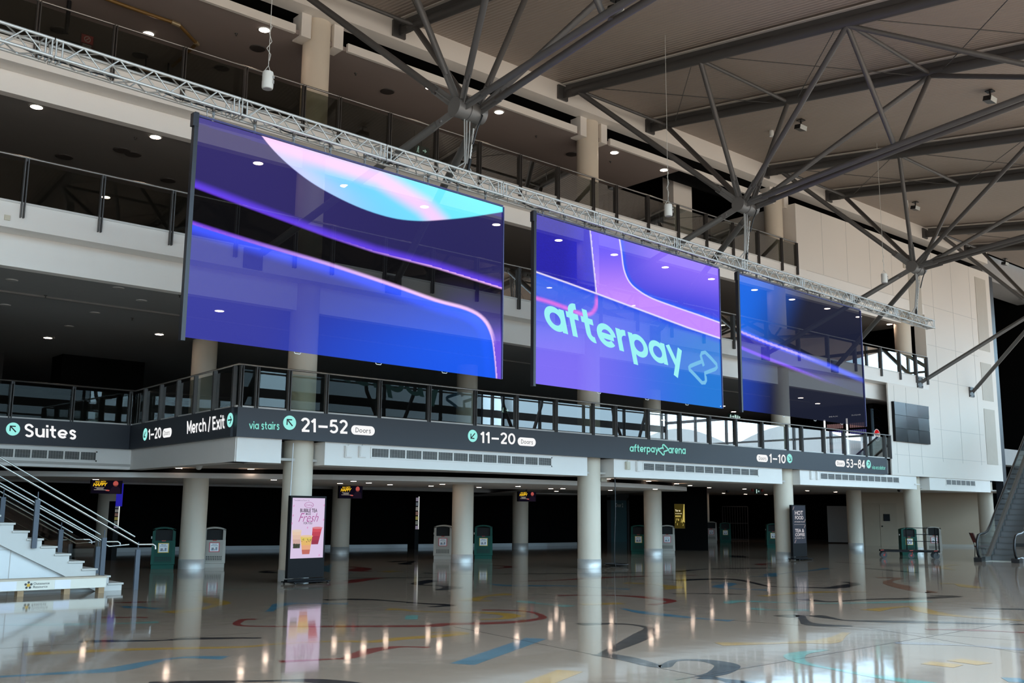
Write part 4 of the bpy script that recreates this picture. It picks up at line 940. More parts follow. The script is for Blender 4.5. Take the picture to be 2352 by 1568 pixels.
for i, (px, py, w, h, col_, lb) in enumerate([(799, 1037, .10, .14, 'w', 'white wall box nearest the column by the bubble tea kiosk'), (831, 1037, .10, .14, 'w', 'white wall box next to the longest air vent'), (1440, 1069, .09, .12, 'c', 'cream wall box above the loose black cable'), (1464, 1071, .09, .15, 'w', 'white wall box just before the middle air vent'),
        (1862, 1091, .08, .15, 'w', 'white wall box nearer the hot food kiosk column'), (1876, 1092, .08, .15, 'w', 'white wall box just before the escalator-end air vent')]):
    c = pB(px, py); t = thing('junction_box', lb, 'wall box', (c.x, c.y, c.z), 'boxes on the bulkheads')
    b = MB(); b.box(c.x-w, c.x+w, c.y-.06, c.y, c.z-h, c.z+h); b.box(c.x-w+.02, c.x+w-.02, c.y-.075, c.y-.06, c.z-h+.02, c.z+h-.02); obj('cover', b, white if col_ == 'w' else mat('box_cream', (.62, .57, .45), .5), t)
    b = MB(); b.tube([(c.x, c.y-.03, c.z+h), (c.x, c.y-.03, c.z+h+.02), (c.x+.02, c.y-.02, c.z+h+.03)], .010, 6); obj('conduit', b, white, t)
for px, py, P, lb in [(248, 1061, pBs, 'small white strip fitting beside the corner of the return bulkhead'), (2105, 1112, pB, 'small white strip fitting near the white-wall bulkhead')]:
    c = P(px if px > 300 else 318, py); tag(obj('strip_fitting', MB().box(c.x-.2, c.x+.2, c.y-.06, c.y, c.z-.02, c.z+.02), white, None, None, c), lb, 'fitting')
c = oY(16, 500, YF); tag(obj('alarm_box', MB().box(c.x-.05, c.x+.05, YF-.03, YF, c.z-.05, c.z+.05), mat('box_cream', (.62, .57, .45), .5), None, None, c), 'tiny cream box on the white front of the middle balcony', 'wall box')
for px, py, z, lb in [(457, 1068, 2.74, 'white dome camera under the ceiling at the corner of the return'), (1436, 1102, 2.74, 'black dome camera under the ceiling below the middle sign'), (1671, 1126, 2.74, 'black dome camera in front of the dark passage'), (2065, 1123, 2.74, 'black dome camera before the beige door')]:
    c = FL(px, py, z); t = thing('dome_camera', lb, 'camera', c); wm = white if 'white' in lb else rubber
    b = MB(); b.lathe(c, [(.09, -.04), (.10, -.02), (.10, 0)], 20); obj('mount', b, wm, t)
    b = MB(); b.lathe(c, [(.02, -.12), (.05, -.11), (.075, -.08), (.08, -.04)], 20); obj('dome', b, wm, t)
# ------------------------------------------------------------------ KIOSKS
def kiosk(base_l, base_r, h, yaw, name, label, pull=.982):
    a, c = FL(*base_l), FL(*base_r); m0 = (a+c)/2*pull; m0.z = 0
    t = thing(name, label, 'kiosk', m0); ex = V((math.cos(yaw), math.sin(yaw), 0)); n = V((ex.y, -ex.x, 0)); Z = V((0, 0, 1))
    wpx = base_r[0]-base_l[0]; q = proj(m0+ex*.5)[0]-proj(m0-ex*.5)[0]; w = wpx/q/2
    b = MB(); b.obox(m0+Z*(h/2+.06), ex*w, n*.045, Z*(h/2-.06)); obj('body', b, blackg, t)
    b = MB(); b.obox(m0+Z*.045+n*.06, ex*(w*1.02), n*.22, Z*.012); b.obox(m0+Z*.07, ex*(w*1.02), n*.06, Z*.03)
    obj('base_plate', b, blackg, t)
    for s in (-1, 1):
        for f in (-1, 1):
            b = MB(); p = m0+ex*(w*.9*s)+n*(.06+.19*f); b.cyl(p+Z*.022-ex*.015, p+Z*.022+ex*.015, .022, n=10); obj('castor', b, rubber, t)
    def P(u, v, lift=.05): return m0+ex*(w*(2*u-1))+Z*(h*v)+n*lift
    return t, P, n, w, ex
t, P, n, w, ex = kiosk((657, 1337), (740, 1334), 1.94, math.radians(10), 'advertising_kiosk', 'pink glowing bubble tea kiosk with black base, in front of the nearest front column')
lav = emis('kiosk_lavender', L8(216, 198, 228), 1.0)
def panel(tag_, u0, u1, v0, v1, mt, lift=.052, par=None, lb=None):
    b = MB(); b.quad(P(u0, v0, lift), P(u1, v0, lift), P(u1, v1, lift), P(u0, v1, lift)); return obj(tag_, b, mt, par or t, lb)
scr = panel('screen', .045, .955, .285, .975, lav, .048, None, 'lavender screen')
def ktext(s, u0, u1, v0, v1, mt, bold=0, shear=0, lift=.056):
    b = MB(); text(b, s, P(u0, v0), P(u1, v0), P(u0, v1), n, lift-.05, bold, shear); obj('lettering', b, mt, scr)
dk = emis('kiosk_ink', L8(62, 52, 66)); pl = emis('kiosk_plum', L8(168, 92, 150)); gr_ = emis('kiosk_grey', L8(120, 105, 130))
ktext('*available at Door 16', .08, .50, .940, .955, gr_)
b = MB(); R = []
for i in range(40):
    an = 2*math.pi*i/40
    R.append((P(.5+.13*math.cos(an), .895+.034*math.sin(an), .055), P(.5+.117*math.cos(an), .895+.030*math.sin(an), .055)))
for i in range(40): j = (i+1) % 40; b.quad(R[i][0], R[j][0], R[j][1], R[i][1])
obj('emblem', b, pl, scr, 'oval emblem'); ktext('Celina', .41, .59, .884, .905, pl, 0, .2)
ktext('BUBBLE TEA', .26, .74, .810, .852, dk, .02); ktext('MADE', .42, .56, .779, .803, dk, .01); ktext('Fresh', .22, .78, .700, .800, pl, -.006, .45, .058); ktext('FOR YOU', .37, .61, .672, .698, dk, .01)
def cup(cu, cv, wt, wb, hh, lean, cols, seeds):
    b = MB(); N = len(cols)-1
    for k in range(N):
        f0, f1 = k/N, (k+1)/N
        def q(f, s): ww = wb+(wt-wb)*f; return P(cu+lean*f+s*ww, cv+hh*f, .055+.001*seeds)
        b.m = k; b.quad(q(f0, -1), q(f0, 1), q(f1, 1), q(f1, -1))
    b.m = N; pts = [P(cu+lean+wt*1.1*math.cos(2*math.pi*i/20), cv+hh+.013*math.sin(2*math.pi*i/20), .058+.001*seeds) for i in range(20)]; b.add(pts, [list(range(20))])
    obj('printed_cup', b, [emis('cup_%02x%02x%02x' % c, L8(*c)) for c in cols], scr)
cup(.20, .40, .125, .09, .20, -.01, [(70, 78, 66), (205, 170, 160), (222, 190, 172), (228, 200, 176), (225, 205, 190)], 1)
cup(.70, .44, .135, .095, .19, .06, [(150, 60, 80), (170, 62, 84), (190, 72, 88), (206, 84, 96), (214, 130, 140)], 1)
cup(.46, .33, .165, .10, .205, .0, [(190, 110, 100), (228, 168, 130), (226, 182, 110), (220, 196, 104), (228, 196, 160)], 3)
b = MB()
for i in range(26):
    u, v = .10+.17*random.random(), .405+.05*random.random(); c = [P(u+.011*math.cos(k), v+.0045*math.sin(k), .059) for k in (0, 1.05, 2.1, 3.14, 4.2, 5.2)]; b.add(c, [list(range(6))])
for i in range(16):
    u, v = .33+.26*random.random(), .47+.045*random.random(); c = [P(u+.010*math.cos(k), v+.004*math.sin(k), .060) for k in (0, 1.05, 2.1, 3.14, 4.2, 5.2)]; b.add(c, [list(range(6))])
obj('printed_pearls', b, emis('pearl_ink', L8(66, 60, 50)), scr)
b = MB()
for u, v in ((.08, .88), (.93, .89), (.07, .77), (.05, .68), (.48, .63), (.84, .31), (.93, .72)):
    b.add([P(u-.018, v, .055), P(u, v-.012, .055), P(u+.022, v+.006, .055), P(u+.004, v+.018, .055)], [(0, 1, 2, 3)])
obj('printed_petals', b, emis('petal_pink', L8(216, 150, 200)), scr)

t, P, n, w, ex = kiosk((1820, 1283), (1852, 1281), 1.93, math.radians(2), 'advertising_kiosk', 'dark grey hot food and tea kiosk beside the third front column', .968)
scr = panel('screen', .05, .95, .30, .985, emis('kiosk_slate', L8(58, 66, 78)), .048, None, 'slate screen')
pw = emis('kiosk_white', L8(205, 200, 205))
ktext('HOT', .20, .78, .815, .895, pw, .02); ktext('FOOD', .20, .80, .735, .800, pw, .02); ktext('AT DOOR 7 & 15', .15, .83, .680, .705, pw)
ktext('TEA &', .17, .82, .500, .565, pw, .02); ktext('COFFEE', .17, .85, .430, .485, pw, .02); ktext('AT DOOR 13 & 17', .13, .86, .385, .408, pw)
panel('divider', .12, .88, .640, .643, pw, .056, scr)
for u, v in ((.10, .93), (.88, .70), (.87, .60), (.16, .33)):
    b = MB(); b.add([P(u-.06, v-.02, .056), P(u-.02, v-.02, .056), P(u+.07, v+.035, .056), P(u+.05, v+.045, .056)], [(0, 1, 2, 3)]); obj('printed_cutlery', b, emis('cutlery_grey', L8(150, 138, 140)), scr)

# ------------------------------------------------------------------ BINS (built once per colour, then copied)
def bin_proto(colr, dark, frame_c):
    root = thing('rubbish_bin', 'x', 'bin', (0, 0, 0), 'rubbish bins around the columns'); W_, D_ = .29, .31; H_ = 1.04
    def prof(z): return 1.0-.05*(z/H_) if z > .1 else .94
    b = MB(); vs = []; zs = [0, .02, .10, .11, .70]
    for z in zs:
        k = prof(z); vs += [(-W_*k, -D_*k, z), (W_*k, -D_*k, z), (W_*k, D_*k, z), (-W_*k, D_*k, z)]
    fs = [(4*j+i, 4*j+(i+1) % 4, 4*j+4+(i+1) % 4, 4*j+4+i) for j in range(len(zs)-1) for i in range(4)]+[(3, 2, 1, 0), (16, 17, 18, 19)]
    b.add(vs, fs); k = .955
    obj('body', b, colr, root)
    # hood: arched top with an opening at the front
    b = MB(); n_ = 10; arc = [(-W_*k+2*W_*k*i/n_, .97+.07*math.sin(math.pi*i/n_)**.6) for i in range(n_+1)]
    b.prism([(-W_*k, D_*k, .70)]+[(x, D_*k, z) for x, z in arc]+[(W_*k, D_*k, .70)], (0, -.03, 0))
    for i in range(n_): (x0, z0), (x1, z1) = arc[i], arc[i+1]; b.add([(x0, -D_*k, z0), (x1, -D_*k, z1), (x1, D_*k, z1), (x0, D_*k, z0), (x0, -D_*k, z0-.04), (x1, -D_*k, z1-.04), (x1, D_*k, z1-.04), (x0, D_*k, z0-.04)], [(0, 1, 2, 3), (7, 6, 5, 4), (0, 4, 5, 1), (3, 2, 6, 7)])
    for s in (-1, 1): b.box(*sorted((s*W_*k, s*(W_*k-.07))), -D_*k, D_*k, .70, .985)
    obj('hood', b, dark, root)
    b = MB(); b.box(-W_*k+.07, W_*k-.07, -D_*k+.06, D_*k-.03, .702, .965); obj('opening', b, mat('bin_mouth', (.008, .008, .008), .8), root)
    b = MB(); b.box(-W_*k+.06, W_*k-.06, -D_*k-.012, -D_*k, .14, .68); b.box(-W_*.9, -W_*.9+.03, -D_*k-.005, -D_*k, .12, .70); d = obj('door', b, dark, root)
    b = MB()
    for i in range(9):
        for j in range(3): x = -.18+.045*i; z = .19+.04*j; b.box(x-.014, x+.014, -D_*k-.016, -D_*k-.012, z, z+.022)
    obj('vent_slots', b, mat('slot_dark', (.01, .012, .012), .7), d)
    b = MB(); b.box(-.13, .13, -D_*k-.018, -D_*k-.012, .40, .64); lb = obj('sign_frame', b, mat(*frame_c), d)
    b = MB(); b.box(-.112, .112, -D_*k-.021, -D_*k-.018, .415, .625); s = obj('sign_card', b, paper, lb, 'white card')
    b = MB(); y = -D_*k-.0225
    b.m = 0; b.box(-.07, -.01, y, y+.001, .44, .51); b.box(.0, .02, y, y+.001, .44, .47); b.box(.03, .075, y, y+.001, .445, .52)
    b.m = 1; b.box(-.08, -.04, y, y+.001, .44, .46); b.box(.045, .07, y-.001, y+.0, .45, .48)
    obj('picture', b, [mat('print_grey', (.25, .25, .28), .6), mat('print_blue', (.20, .32, .55), .6)], s)
    b = MB(); y = -D_*k-.0215; s1_, s2_ = (('Mixed', 'Recyclables') if frame_c[0] == 'frame_yellow' else ('General', 'Waste'))
    text(b, s1_, (-.055, y, .585), (.055, y, .585), (-.055, y, .612), (0, -1, 0), .001, .01); text(b, s2_, (-.085, y, .548), (.085, y, .548), (-.085, y, .575), (0, -1, 0), .001, .01)
    obj('lettering', b, mat('print_ink', (.05, .08, .18), .6), s)
    b = MB(); b.box(-.05, .05, -D_*k-.018, -D_*k+.01, .685, .705); obj('latch', b, red, root)
    b = MB(); b.box(-W_-.02, -W_+.005, -.03, .03, .74, .80); obj('side_lock', b, chrome, root)
    return root
FY, FR = ('frame_yellow', (.70, .48, .06), .5), ('frame_red', (.55, .03, .06), .5)
protos = {'g': bin_proto(grn, grnd, FY), 't': bin_proto(tau, taud, FR)}; used = set()
def place_bin(kind, px, py, yaw, label, sc=1.0, wide=1.0):
    o = protos[kind] if kind not in used else copy_tree(protos[kind]); used.add(kind)
    p = FL(px, py); f = V((p.x, p.y, 0)).normalized()*.32; o.location = (p.x+f.x, p.y+f.y, 0); o.rotation_euler = (0, 0, math.radians(yaw)); o.scale = (sc, sc, sc); o['label'] = label
for a in [('g', 372, 1306, -22, 'green bin with a yellow-edged card, standing nearest the staircase', 1.08), ('t', 488, 1303, -22, 'taupe bin with a red-edged card, first one from the staircase', 1.08),
          ('t', 1018, 1284, -42, 'taupe bin beside the second column behind the front row, towards the viewer side', 1.1), ('g', 1110, 1283, -40, 'green bin on the far side of the column behind the front row', 1.1),
          ('g', 1470, 1272, -58, 'green bin under the rounded end of the curved ceiling', 1.08), ('t', 1533, 1271, -50, 'taupe bin just past the column below the arena name', 1.08),
          ('t', 1634, 1246, -52, 'dim taupe bin in the dark passage, near a small bright column base', 1.1), ('g', 1666, 1246, -50, 'dim green bin in the dark passage behind the taupe one', 1.05),
          ('g', 1776, 1258, -50, 'dark green bin half hidden behind the third front column', 1.1), ('g', 2087, 1275.5, -52, 'green bin standing right behind the trolley platform', 1.05), ('t', 2143, 1271, -50, 'taupe bin seen through the trolley rails', 1.08)]:
    place_bin(*a)

# ------------------------------------------------------------------ POSTER SCREENS ABOVE THE DARK HALL
def poster(px, py, wpx, hpx, Y, label):
    c = oY(px, py, Y); q = proj(c+V((.5, 0, 0)))[0]-proj(c-V((.5, 0, 0)))[0]; w = wpx/q/2; h = hpx/2/(proj(c-V((0, 0, .5)))[1]-proj(c+V((0, 0, .5)))[1])
    t = thing('poster_screen', label, 'poster screen', c, 'screens hung under the low ceiling'); n = V((0, -1, 0))
    b = MB(); b.box(c.x-w, c.x+w, c.y, c.y+.08, c.z-h, c.z+h); obj('casing', b, blackg, t)
    b = MB(); b.cyl((c.x, c.y+.05, c.z+h), (c.x, c.y+.05, 2.74), .03); obj('hanger', b, rubber, t)
    def P(u, v): return V((c.x+w*(2*u-1), c.y-.004, c.z+h*(2*v-1)))
    b = MB(); b.quad(P(.02, .03), P(.98, .03), P(.98, .97), P(.02, .97)); s = obj('picture', b, emis('poster_black', (.004, .003, .008)), t)
    yl = emis('poster_yellow', L8(240, 190, 40)); wh = emis('poster_white', L8(190, 180, 170))
    for st, u0, u1, v0, v1, mt, bd, sh in (('PAUL SMITH', .13, .46, .80, .92, yl, .02, .1), ('HAPPY', .06, .52, .54, .78, yl, .04, .25)):
        b = MB(); text(b, st, P(u0, v0), P(u1, v0+.03), P(u0, v1), n, .004, bd, sh); obj('lettering', b, mt, s)
    b = MB()
    for v, u0, u1 in ((.43, .12, .42), (.35, .18, .40), (.27, .10, .50)): b.quad(P(u0, v)+n*.004, P(u1, v)+n*.004, P(u1, v+.025)+n*.004, P(u0, v+.025)+n*.004)
    obj('small_print', b, wh, s)
    b = MB(); hd = [P(.78+.085*math.cos(2*math.pi*i/20), .76+.20*math.sin(2*math.pi*i/20))+n*.004 for i in range(20)]; b.add(hd, [list(range(20))]); 
    b.m = 1; b.add([P(.71, .66)+n*.006, P(.76, .55)+n*.006, P(.82, .56)+n*.006, P(.85, .68)+n*.006, P(.78, .63)+n*.006], [list(range(5))])
    b.m = 2; b.add([P(.58, .03)+n*.003, P(.96, .03)+n*.003, P(.93, .42)+n*.003, P(.84, .58)+n*.003, P(.70, .55)+n*.003, P(.63, .36)+n*.003], [list(range(6))])
    b.m = 0; b.add([P(.46, .22)+n*.005, P(.58, .19)+n*.005, P(.60, .27)+n*.005, P(.52, .31)+n*.005], [list(range(4))])
    obj('printed_figure', b, [emis('print_skin', L8(175, 80, 74)), emis('print_beard', L8(110, 55, 45)), emis('print_jacket', L8(26, 18, 30))], s)
poster(245, 1118, 72, 31, 31.5, 'poster screen with yellow lettering, nearest the staircase')
poster(806, 1130, 54, 29, 30.0, 'poster screen with yellow lettering, beside the bubble tea kiosk')
poster(1211, 1140, 41, 23, 30.4, 'poster screen with yellow lettering, in the middle of the dark hall')
# slim lit fridges glimpsed against the dark wall
def fridge(px, y0, y1, wpx, Y, label, nsh):
    a = oY(px, y0, Y); c = oY(px, y1, Y); q = proj(a+V((.5, 0, 0)))[0]-proj(a-V((.5, 0, 0)))[0]; w = wpx/q/2
    t = thing('drinks_fridge', label, 'fridge', (a.x, Y, 0)); b = MB(); b.box(a.x-w, a.x+w, Y, Y+.5, 0, min(a.z+.1, 2.7)); obj('cabinet', b, blackg, t)
    b = MB(); b.box(a.x+w*.55, a.x+w*.95, Y-.012, Y-.004, c.z, a.z); obj('light_strip', b, emis('fridge_light', (.8, .84, .8), .8), t)
    cs = [(.5, .45, .6), (.30, .34, .30), (.55, .50, .16), (.4, .24, .2), (.5, .5, .48), (.25, .3, .35)]
    for k in range(nsh):
        z0 = c.z+(a.z-c.z)*k/nsh; z1 = c.z+(a.z-c.z)*(k+.75)/nsh; b = MB()
        for j in range(3): x = a.x-w*.9+w*.48*j; b.cyl((x+w*.2, Y-.03, z0), (x+w*.2, Y-.03, z1), w*.19, n=8)
        obj('drink_row', b, emis('drinks_%d' % (k % 6), cs[k % 6], .35), t)
fridge(270, 1158, 1212, 12, 32.5, 'lit drinks fridge seen past the stair rails, below the first poster screen', 6)
fridge(959, 1140, 1215, 9, 35.2, 'narrow lit drinks fridge against the black wall, past the bubble tea kiosk', 7)
c = oY(275, 1136, 32.3); b = MB(); b.box(c.x-.09, c.x+.10, c.y, c.y+.05, c.z-.36, c.z+.36)
b.cyl((c.x, c.y+.03, c.z+.36), (c.x, c.y+.03, 2.74), .02)
tag(obj('blue_menu_screen', b, emis('menu_blue', L8(40, 36, 160), .9), None, None, c), 'narrow blue glowing menu screen beside the poster screen nearest the stairs', 'screen')
# gold "Tag us" light poster
a = oP(1561, 1214, FL(1561, 1250), (-.74, -.66, 0)); t = None
pc = oD(1561, 1185, 44.0); n = V((-.80, -.60, 0)); ex = V((.60, -.80, 0)); Z = V((0, 0, 1)); w, h = .235, .55
b = MB(); q_ = V((pc.x, pc.y, 0))-n*.16; b.obox(q_+Z*1.37, ex*1.2, n*.12, Z*1.37); struct('wall_poster', b, black)
t = thing('light_box_poster', 'gold lit poster reading Tag us on the dark wall past a taupe bin', 'poster', pc)
b = MB(); b.obox(pc, ex*w, n*.03, Z*h); obj('casing', b, blackg, t)
def Pq(u, v, l=.034): return pc+ex*(w*(2*u-1))+Z*(h*(2*v-1))+n*l
b = MB(); b.quad(Pq(.03, .02), Pq(.97, .02), Pq(.97, .98), Pq(.03, .98)); s = obj('picture', b, emis('poster_gold', L8(58, 50, 18)), t); gw = emis('poster_cream', L8(255, 240, 190))
for st, u0, u1, v0, v1 in (('Tag us', .10, .58, .66, .76), ('on social media', .10, .72, .59, .625)):
    b = MB(); text(b, st, Pq(u0, v0), Pq(u1, v0), Pq(u0, v1), n, .004, .02); obj('lettering', b, gw, s)
b = MB()
for k in range(4): u = .11+.13*k; b.quad(Pq(u, .47, .038), Pq(u+.1, .47, .038), Pq(u+.1, .53, .038), Pq(u, .53, .038))
for k in range(14): u = .08+.8*random.random(); v = .10+.26*random.random(); b.add([Pq(u, v, .038), Pq(u+.05, v+.02, .038), Pq(u+.06, v+.10, .038), Pq(u+.02, v+.07, .038)], [(0, 1, 2, 3)])
b.quad(Pq(.75, .3, .037), Pq(.97, .25, .037), Pq(.97, .97, .037), Pq(.9, .97, .037)); obj('printed_crowd', b, emis('poster_glow', L8(190, 170, 90)), s)
# "Door 2" wall lettering and its portal
pc = oY(1424, 1159, 38.0); t = thing('door_portal', 'dark teal doorway marked Door 2 behind the loose black cable', 'doorway', (pc.x, 38.0, 0))
q0, q1 = oY(1400, 1170, 38.0), oY(1438, 1170, 38.0); b = MB(); b.box(q0.x, q1.x, 37.95, 38.0, 0, 2.25); obj('door_leaf', b, mat('door_teal', (.02, .07, .08), .5), t)
b = MB(); b.box(q0.x-.3, q0.x, 37.9, 38.05, 0, 2.4); b.box(q1.x, q1.x+.15, 37.9, 38.05, 0, 2.4); b.box(q0.x-.3, q1.x+.15, 37.9, 38.05, 2.25, 2.6); obj('surround', b, mat('portal_dark', (.015, .018, .02), .5), t)
b = MB(); text(b, 'Door 2', oY(1414, 1164, 37.9), oY(1431, 1164.5, 37.9), oY(1414, 1155, 37.9), (0, -1, 0), .01, .01); obj('lettering', b, mat('faint_grey', (.5, .5, .5), .5), t)
# sloping white soffit deep in the hall, and a pale panel, gate
pc = FL(1930, 1247); t = tag(obj('display_panel', MB().obox(pc+V((0, 0, 1.05)), V((.40, -.50, 0)), V((.03, .024, 0)), V((0, 0, 1.0))), mat('panel_grey', (.30, .29, .28), .6), None, None, pc), 'tall plain grey panel standing in the dark between two cream columns', 'panel')
g0 = FL(1690, 1240); t = thing('metal_gate', 'dim barred metal gate far back in the dark passage', 'gate', g0); ex = V((.62, -.78, 0))
b = MB()
for s in (-1, 1): b.bar(g0+ex*.75*s, g0+ex*.75*s+Z*2.0, .04, .04)
for z in (.05, 1.0, 2.0): b.bar(g0-ex*.75+Z*z, g0+ex*.75+Z*z, .04, .04)
obj('frame', b, mat('gate_grey', (.055, .05, .05), .6, spec=.2), t)
for k in range(9):
    b = MB(); p = g0+ex*(-.6+.15*k); b.cyl(p+Z*.05, p+Z*2, .012, n=6); obj('bar', b, mat('gate_grey', (.055, .05, .05), .6, spec=.2), t)
b = MB(); b.quad((27.6, 29, 2.60), (36, 30.5, 2.60), (38, 45, 2.0), (29.6, 43, 1.9)); b.quad((27.6, 29, 2.66), (29.6, 43, 1.96), (38, 45, 2.06), (36, 30.5, 2.66)); struct('ceiling', b, mat('deep_soffit', (.45, .42, .39), .7))

# ------------------------------------------------------------------ STAIRCASE
YS0, YS1 = 20.8, 24.6; RUN, RISE = .267, .149; XB = 7.86; NS = 26
t = thing('staircase', 'pale staircase rising to the Suites balcony at the edge of the view', 'staircase', (XB, YS0, 0))
sto = mat('stair_stone', (.52, .50, .46), .5); strm = mat('stringer_white', (.56, .55, .52), .6)
for k in range(NS):
    x1 = XB-RUN*k; z = RISE*(k+1)
    if z > 3.86: break
    b = MB(); b.box(x1-RUN-.02, x1+.025, YS0-.03, YS1, z-.035, z); obj('tread', b, sto, t)
b = MB(); pr = []
for k in range(NS):
    if RISE*(k+1) > 3.86: break
    pr += [(XB-RUN*k, RISE*k), (XB-RUN*k, RISE*(k+1)-.035)]
xe = pr[-1][0]-RUN; pr += [(xe, pr[-1][1])]
slope = RISE/RUN
low = [(xe, pr[-1][1]-.55), (XB-RUN*1.9, 0.0)]
b.prism([(x, YS0, z) for x, z in pr+low], (0, .12, 0)); obj('stringer', b, strm, t)
b = MB(); b.prism([(x, YS1-.12, z) for x, z in pr+low], (0, .12, 0)); obj('stringer', b, strm, t)
b = MB()
for k in range(NS):
    if RISE*(k+1) > 3.86: break
    b.box(XB-RUN*k-.03, XB-RUN*k, YS0+.12, YS1-.12, RISE*k, RISE*(k+1)-.035)
obj('risers', b, mat('riser_dark', (.06, .058, .055), .6), t)
b = MB(); b.prism([(xe, YS0+.10, 0), (XB-RUN*1.9+.1, YS0+.10, 0), (xe, YS0+.10, pr[-2][1]-.40)], (0, .04, 0)); o = obj('side_panel', b, mat('understair_white', (.66, .68, .68), .5), t)
b = MB(); x = oY(27, 1280, YS0).x; b.box(x-.006, x+.006, YS0+.09, YS0+.1, 0, 1.2); b.box(xe, x, YS0+.09, YS0+.1, .83, .84); obj('panel_joint', b, jm, o)
tb = sto
def stair_rail(y, label, near):
    t = thing('stair_railing', label, 'railing', (XB, y, 0), 'railings of the staircase')
    def zt(x): return max(0, (XB-x)*slope)
    gp = mat('rail_post_blue_grey', (.075, .085, .105), .45, .3)
    xs = [8.12, 7.42, 6.10, 4.75, 3.4] if near else [8.0, 7.2, 6.0, 4.8, 3.5]
    for x in xs:
        zb0 = zt(x)-.12 if x < XB else .0; b = MB(); top = zt(x)+.80
        for s in (-1, 1): b.box(x-.045*1, x+.045, y+s*.022-.008, y+s*.022+.008, zb0, top)
        b.cyl((x, y, top), (x, y, top+.15), .012, n=8); obj('post', b, gp, t)
    xe2 = 2.0
    b = MB(); b.tube([(xe2, y, zt(xe2)+1.02), (8.12, y, .90), (8.42, y, .90), (8.47, y, .87), (8.48, y, .80)], .021, 10); obj('handrail', b, mat('rail_bright', (.62, .62, .61), .25, 1.0), t)
    b = MB(); b.tube([(xe2, y-.09, zt(xe2)+1.16), (8.0, y-.09, 1.06)], .017, 8); obj('upper_rail', b, mat('rail_bright', (.62, .62, .61), .25, 1.0), t)
    b = MB(); b.tube([(xe2, y+.06, zt(xe2)+.62), (7.55, y+.06, .93-.06), (7.95, y+.06, .90)], .015, 8); obj('lower_rail', b, mat('rail_bright', (.62, .62, .61), .25, 1.0), t)
    for x0, x1 in zip(xs[1:], xs[:-1]):
        if near: continue
        b = MB(); b.prism([(x0+.06, y, zt(x0)+.10), (x1-.06, y, max(zt(x1), 0)+.10), (x1-.06, y, max(zt(x1), 0)+.82), (x0+.06, y, zt(x0)+.82)], (0, .012, 0)); obj('glass_pane', b, glass('stair_glass', (.62, .60, .56), .8), t)
stair_rail(YS0-.06, 'stair railing on the open side, above the white timber barrier', True)
stair_rail(YS0+1.9, 'stair railing running up the middle of the staircase', False)
stair_rail(YS1-.1, 'stair railing on the far side of the staircase, by the dark hall', False)
# timber barrier in front of the stair foot
YB = 20.35
def pb(x, y): return oY(x, y, YB)
t = thing('timber_barrier', 'low white-faced timber barrier with company lettering at the stair foot', 'barrier', (pb(243, 1350).x, YB, 0))
xr = pb(243, 1350).x; z0, z1 = pb(243, 1348).z, pb(247, 1325).z; xl = xr-4.2
b = MB(); b.box(xl, xr, YB, YB+.04, z0, z1-.012); fc = obj('face_board', b, mat('board_cream', (.72, .69, .60), .5, var=.05), t)
b = MB(); b.box(xl, xr+.01, YB-.005, YB+.3, z1-.012, z1+.02); obj('top_board', b, mat('ply_edge', (.52, .44, .34), .7, var=.15), t)
for x in (pb(48, 1360).x, pb(155, 1355).x, pb(234, 1350).x, xl+.5):
    b = MB(); b.box(x-.055, x+.055, YB+.02, YB+.2, 0, z0+.02); obj('foot_block', b, wood, t)
for u0, u1 in ((0, 38), (126, 162)):
    b = MB(); b.box(pb(u0, 1340).x, pb(u1, 1340).x, YB-.004, YB, z0+.01, z1-.02); obj('patch', b, mat('patch_white', (.74, .74, .80), .5), fc)
b = MB(); n = V((0, -1, 0)); zc = (z0+z1)/2
text(b, 'Outsource', (pb(76.5, 1345).x, YB-.002, zc+.005), (pb(113, 1345).x, YB-.002, zc+.005), (pb(76.5, 1345).x, YB-.002, zc+.05), n, .004); text(b, 'Resource', (pb(76.5, 1345).x, YB-.002, zc-.055), (pb(109, 1345).x, YB-.002, zc-.055), (pb(76.5, 1345).x, YB-.002, zc-.012), n, .004)
obj('lettering', b, mat('print_charcoal', (.06, .06, .06), .6), fc)
b = MB(); cx = pb(65, 1345).x; Rr = .052
for k in range(5): an = math.pi/2*.0+2*math.pi*k/5+.3; b.add(disc_pts(V((cx+Rr*math.cos(an)*1.0, YB-.005, zc+Rr*math.sin(an))), V((1, 0, 0)), V((0, 0, 1)), .022, 14), [list(range(14))])
b.m = 1; b.add(disc_pts(V((cx, YB-.006, zc)), V((1, 0, 0)), V((0, 0, 1)), .034, 6), [list(range(6))])
obj('emblem', b, [mat('print_charcoal', (.06, .06, .06), .6), mat('print_amber', (.70, .40, .04), .6)], fc)

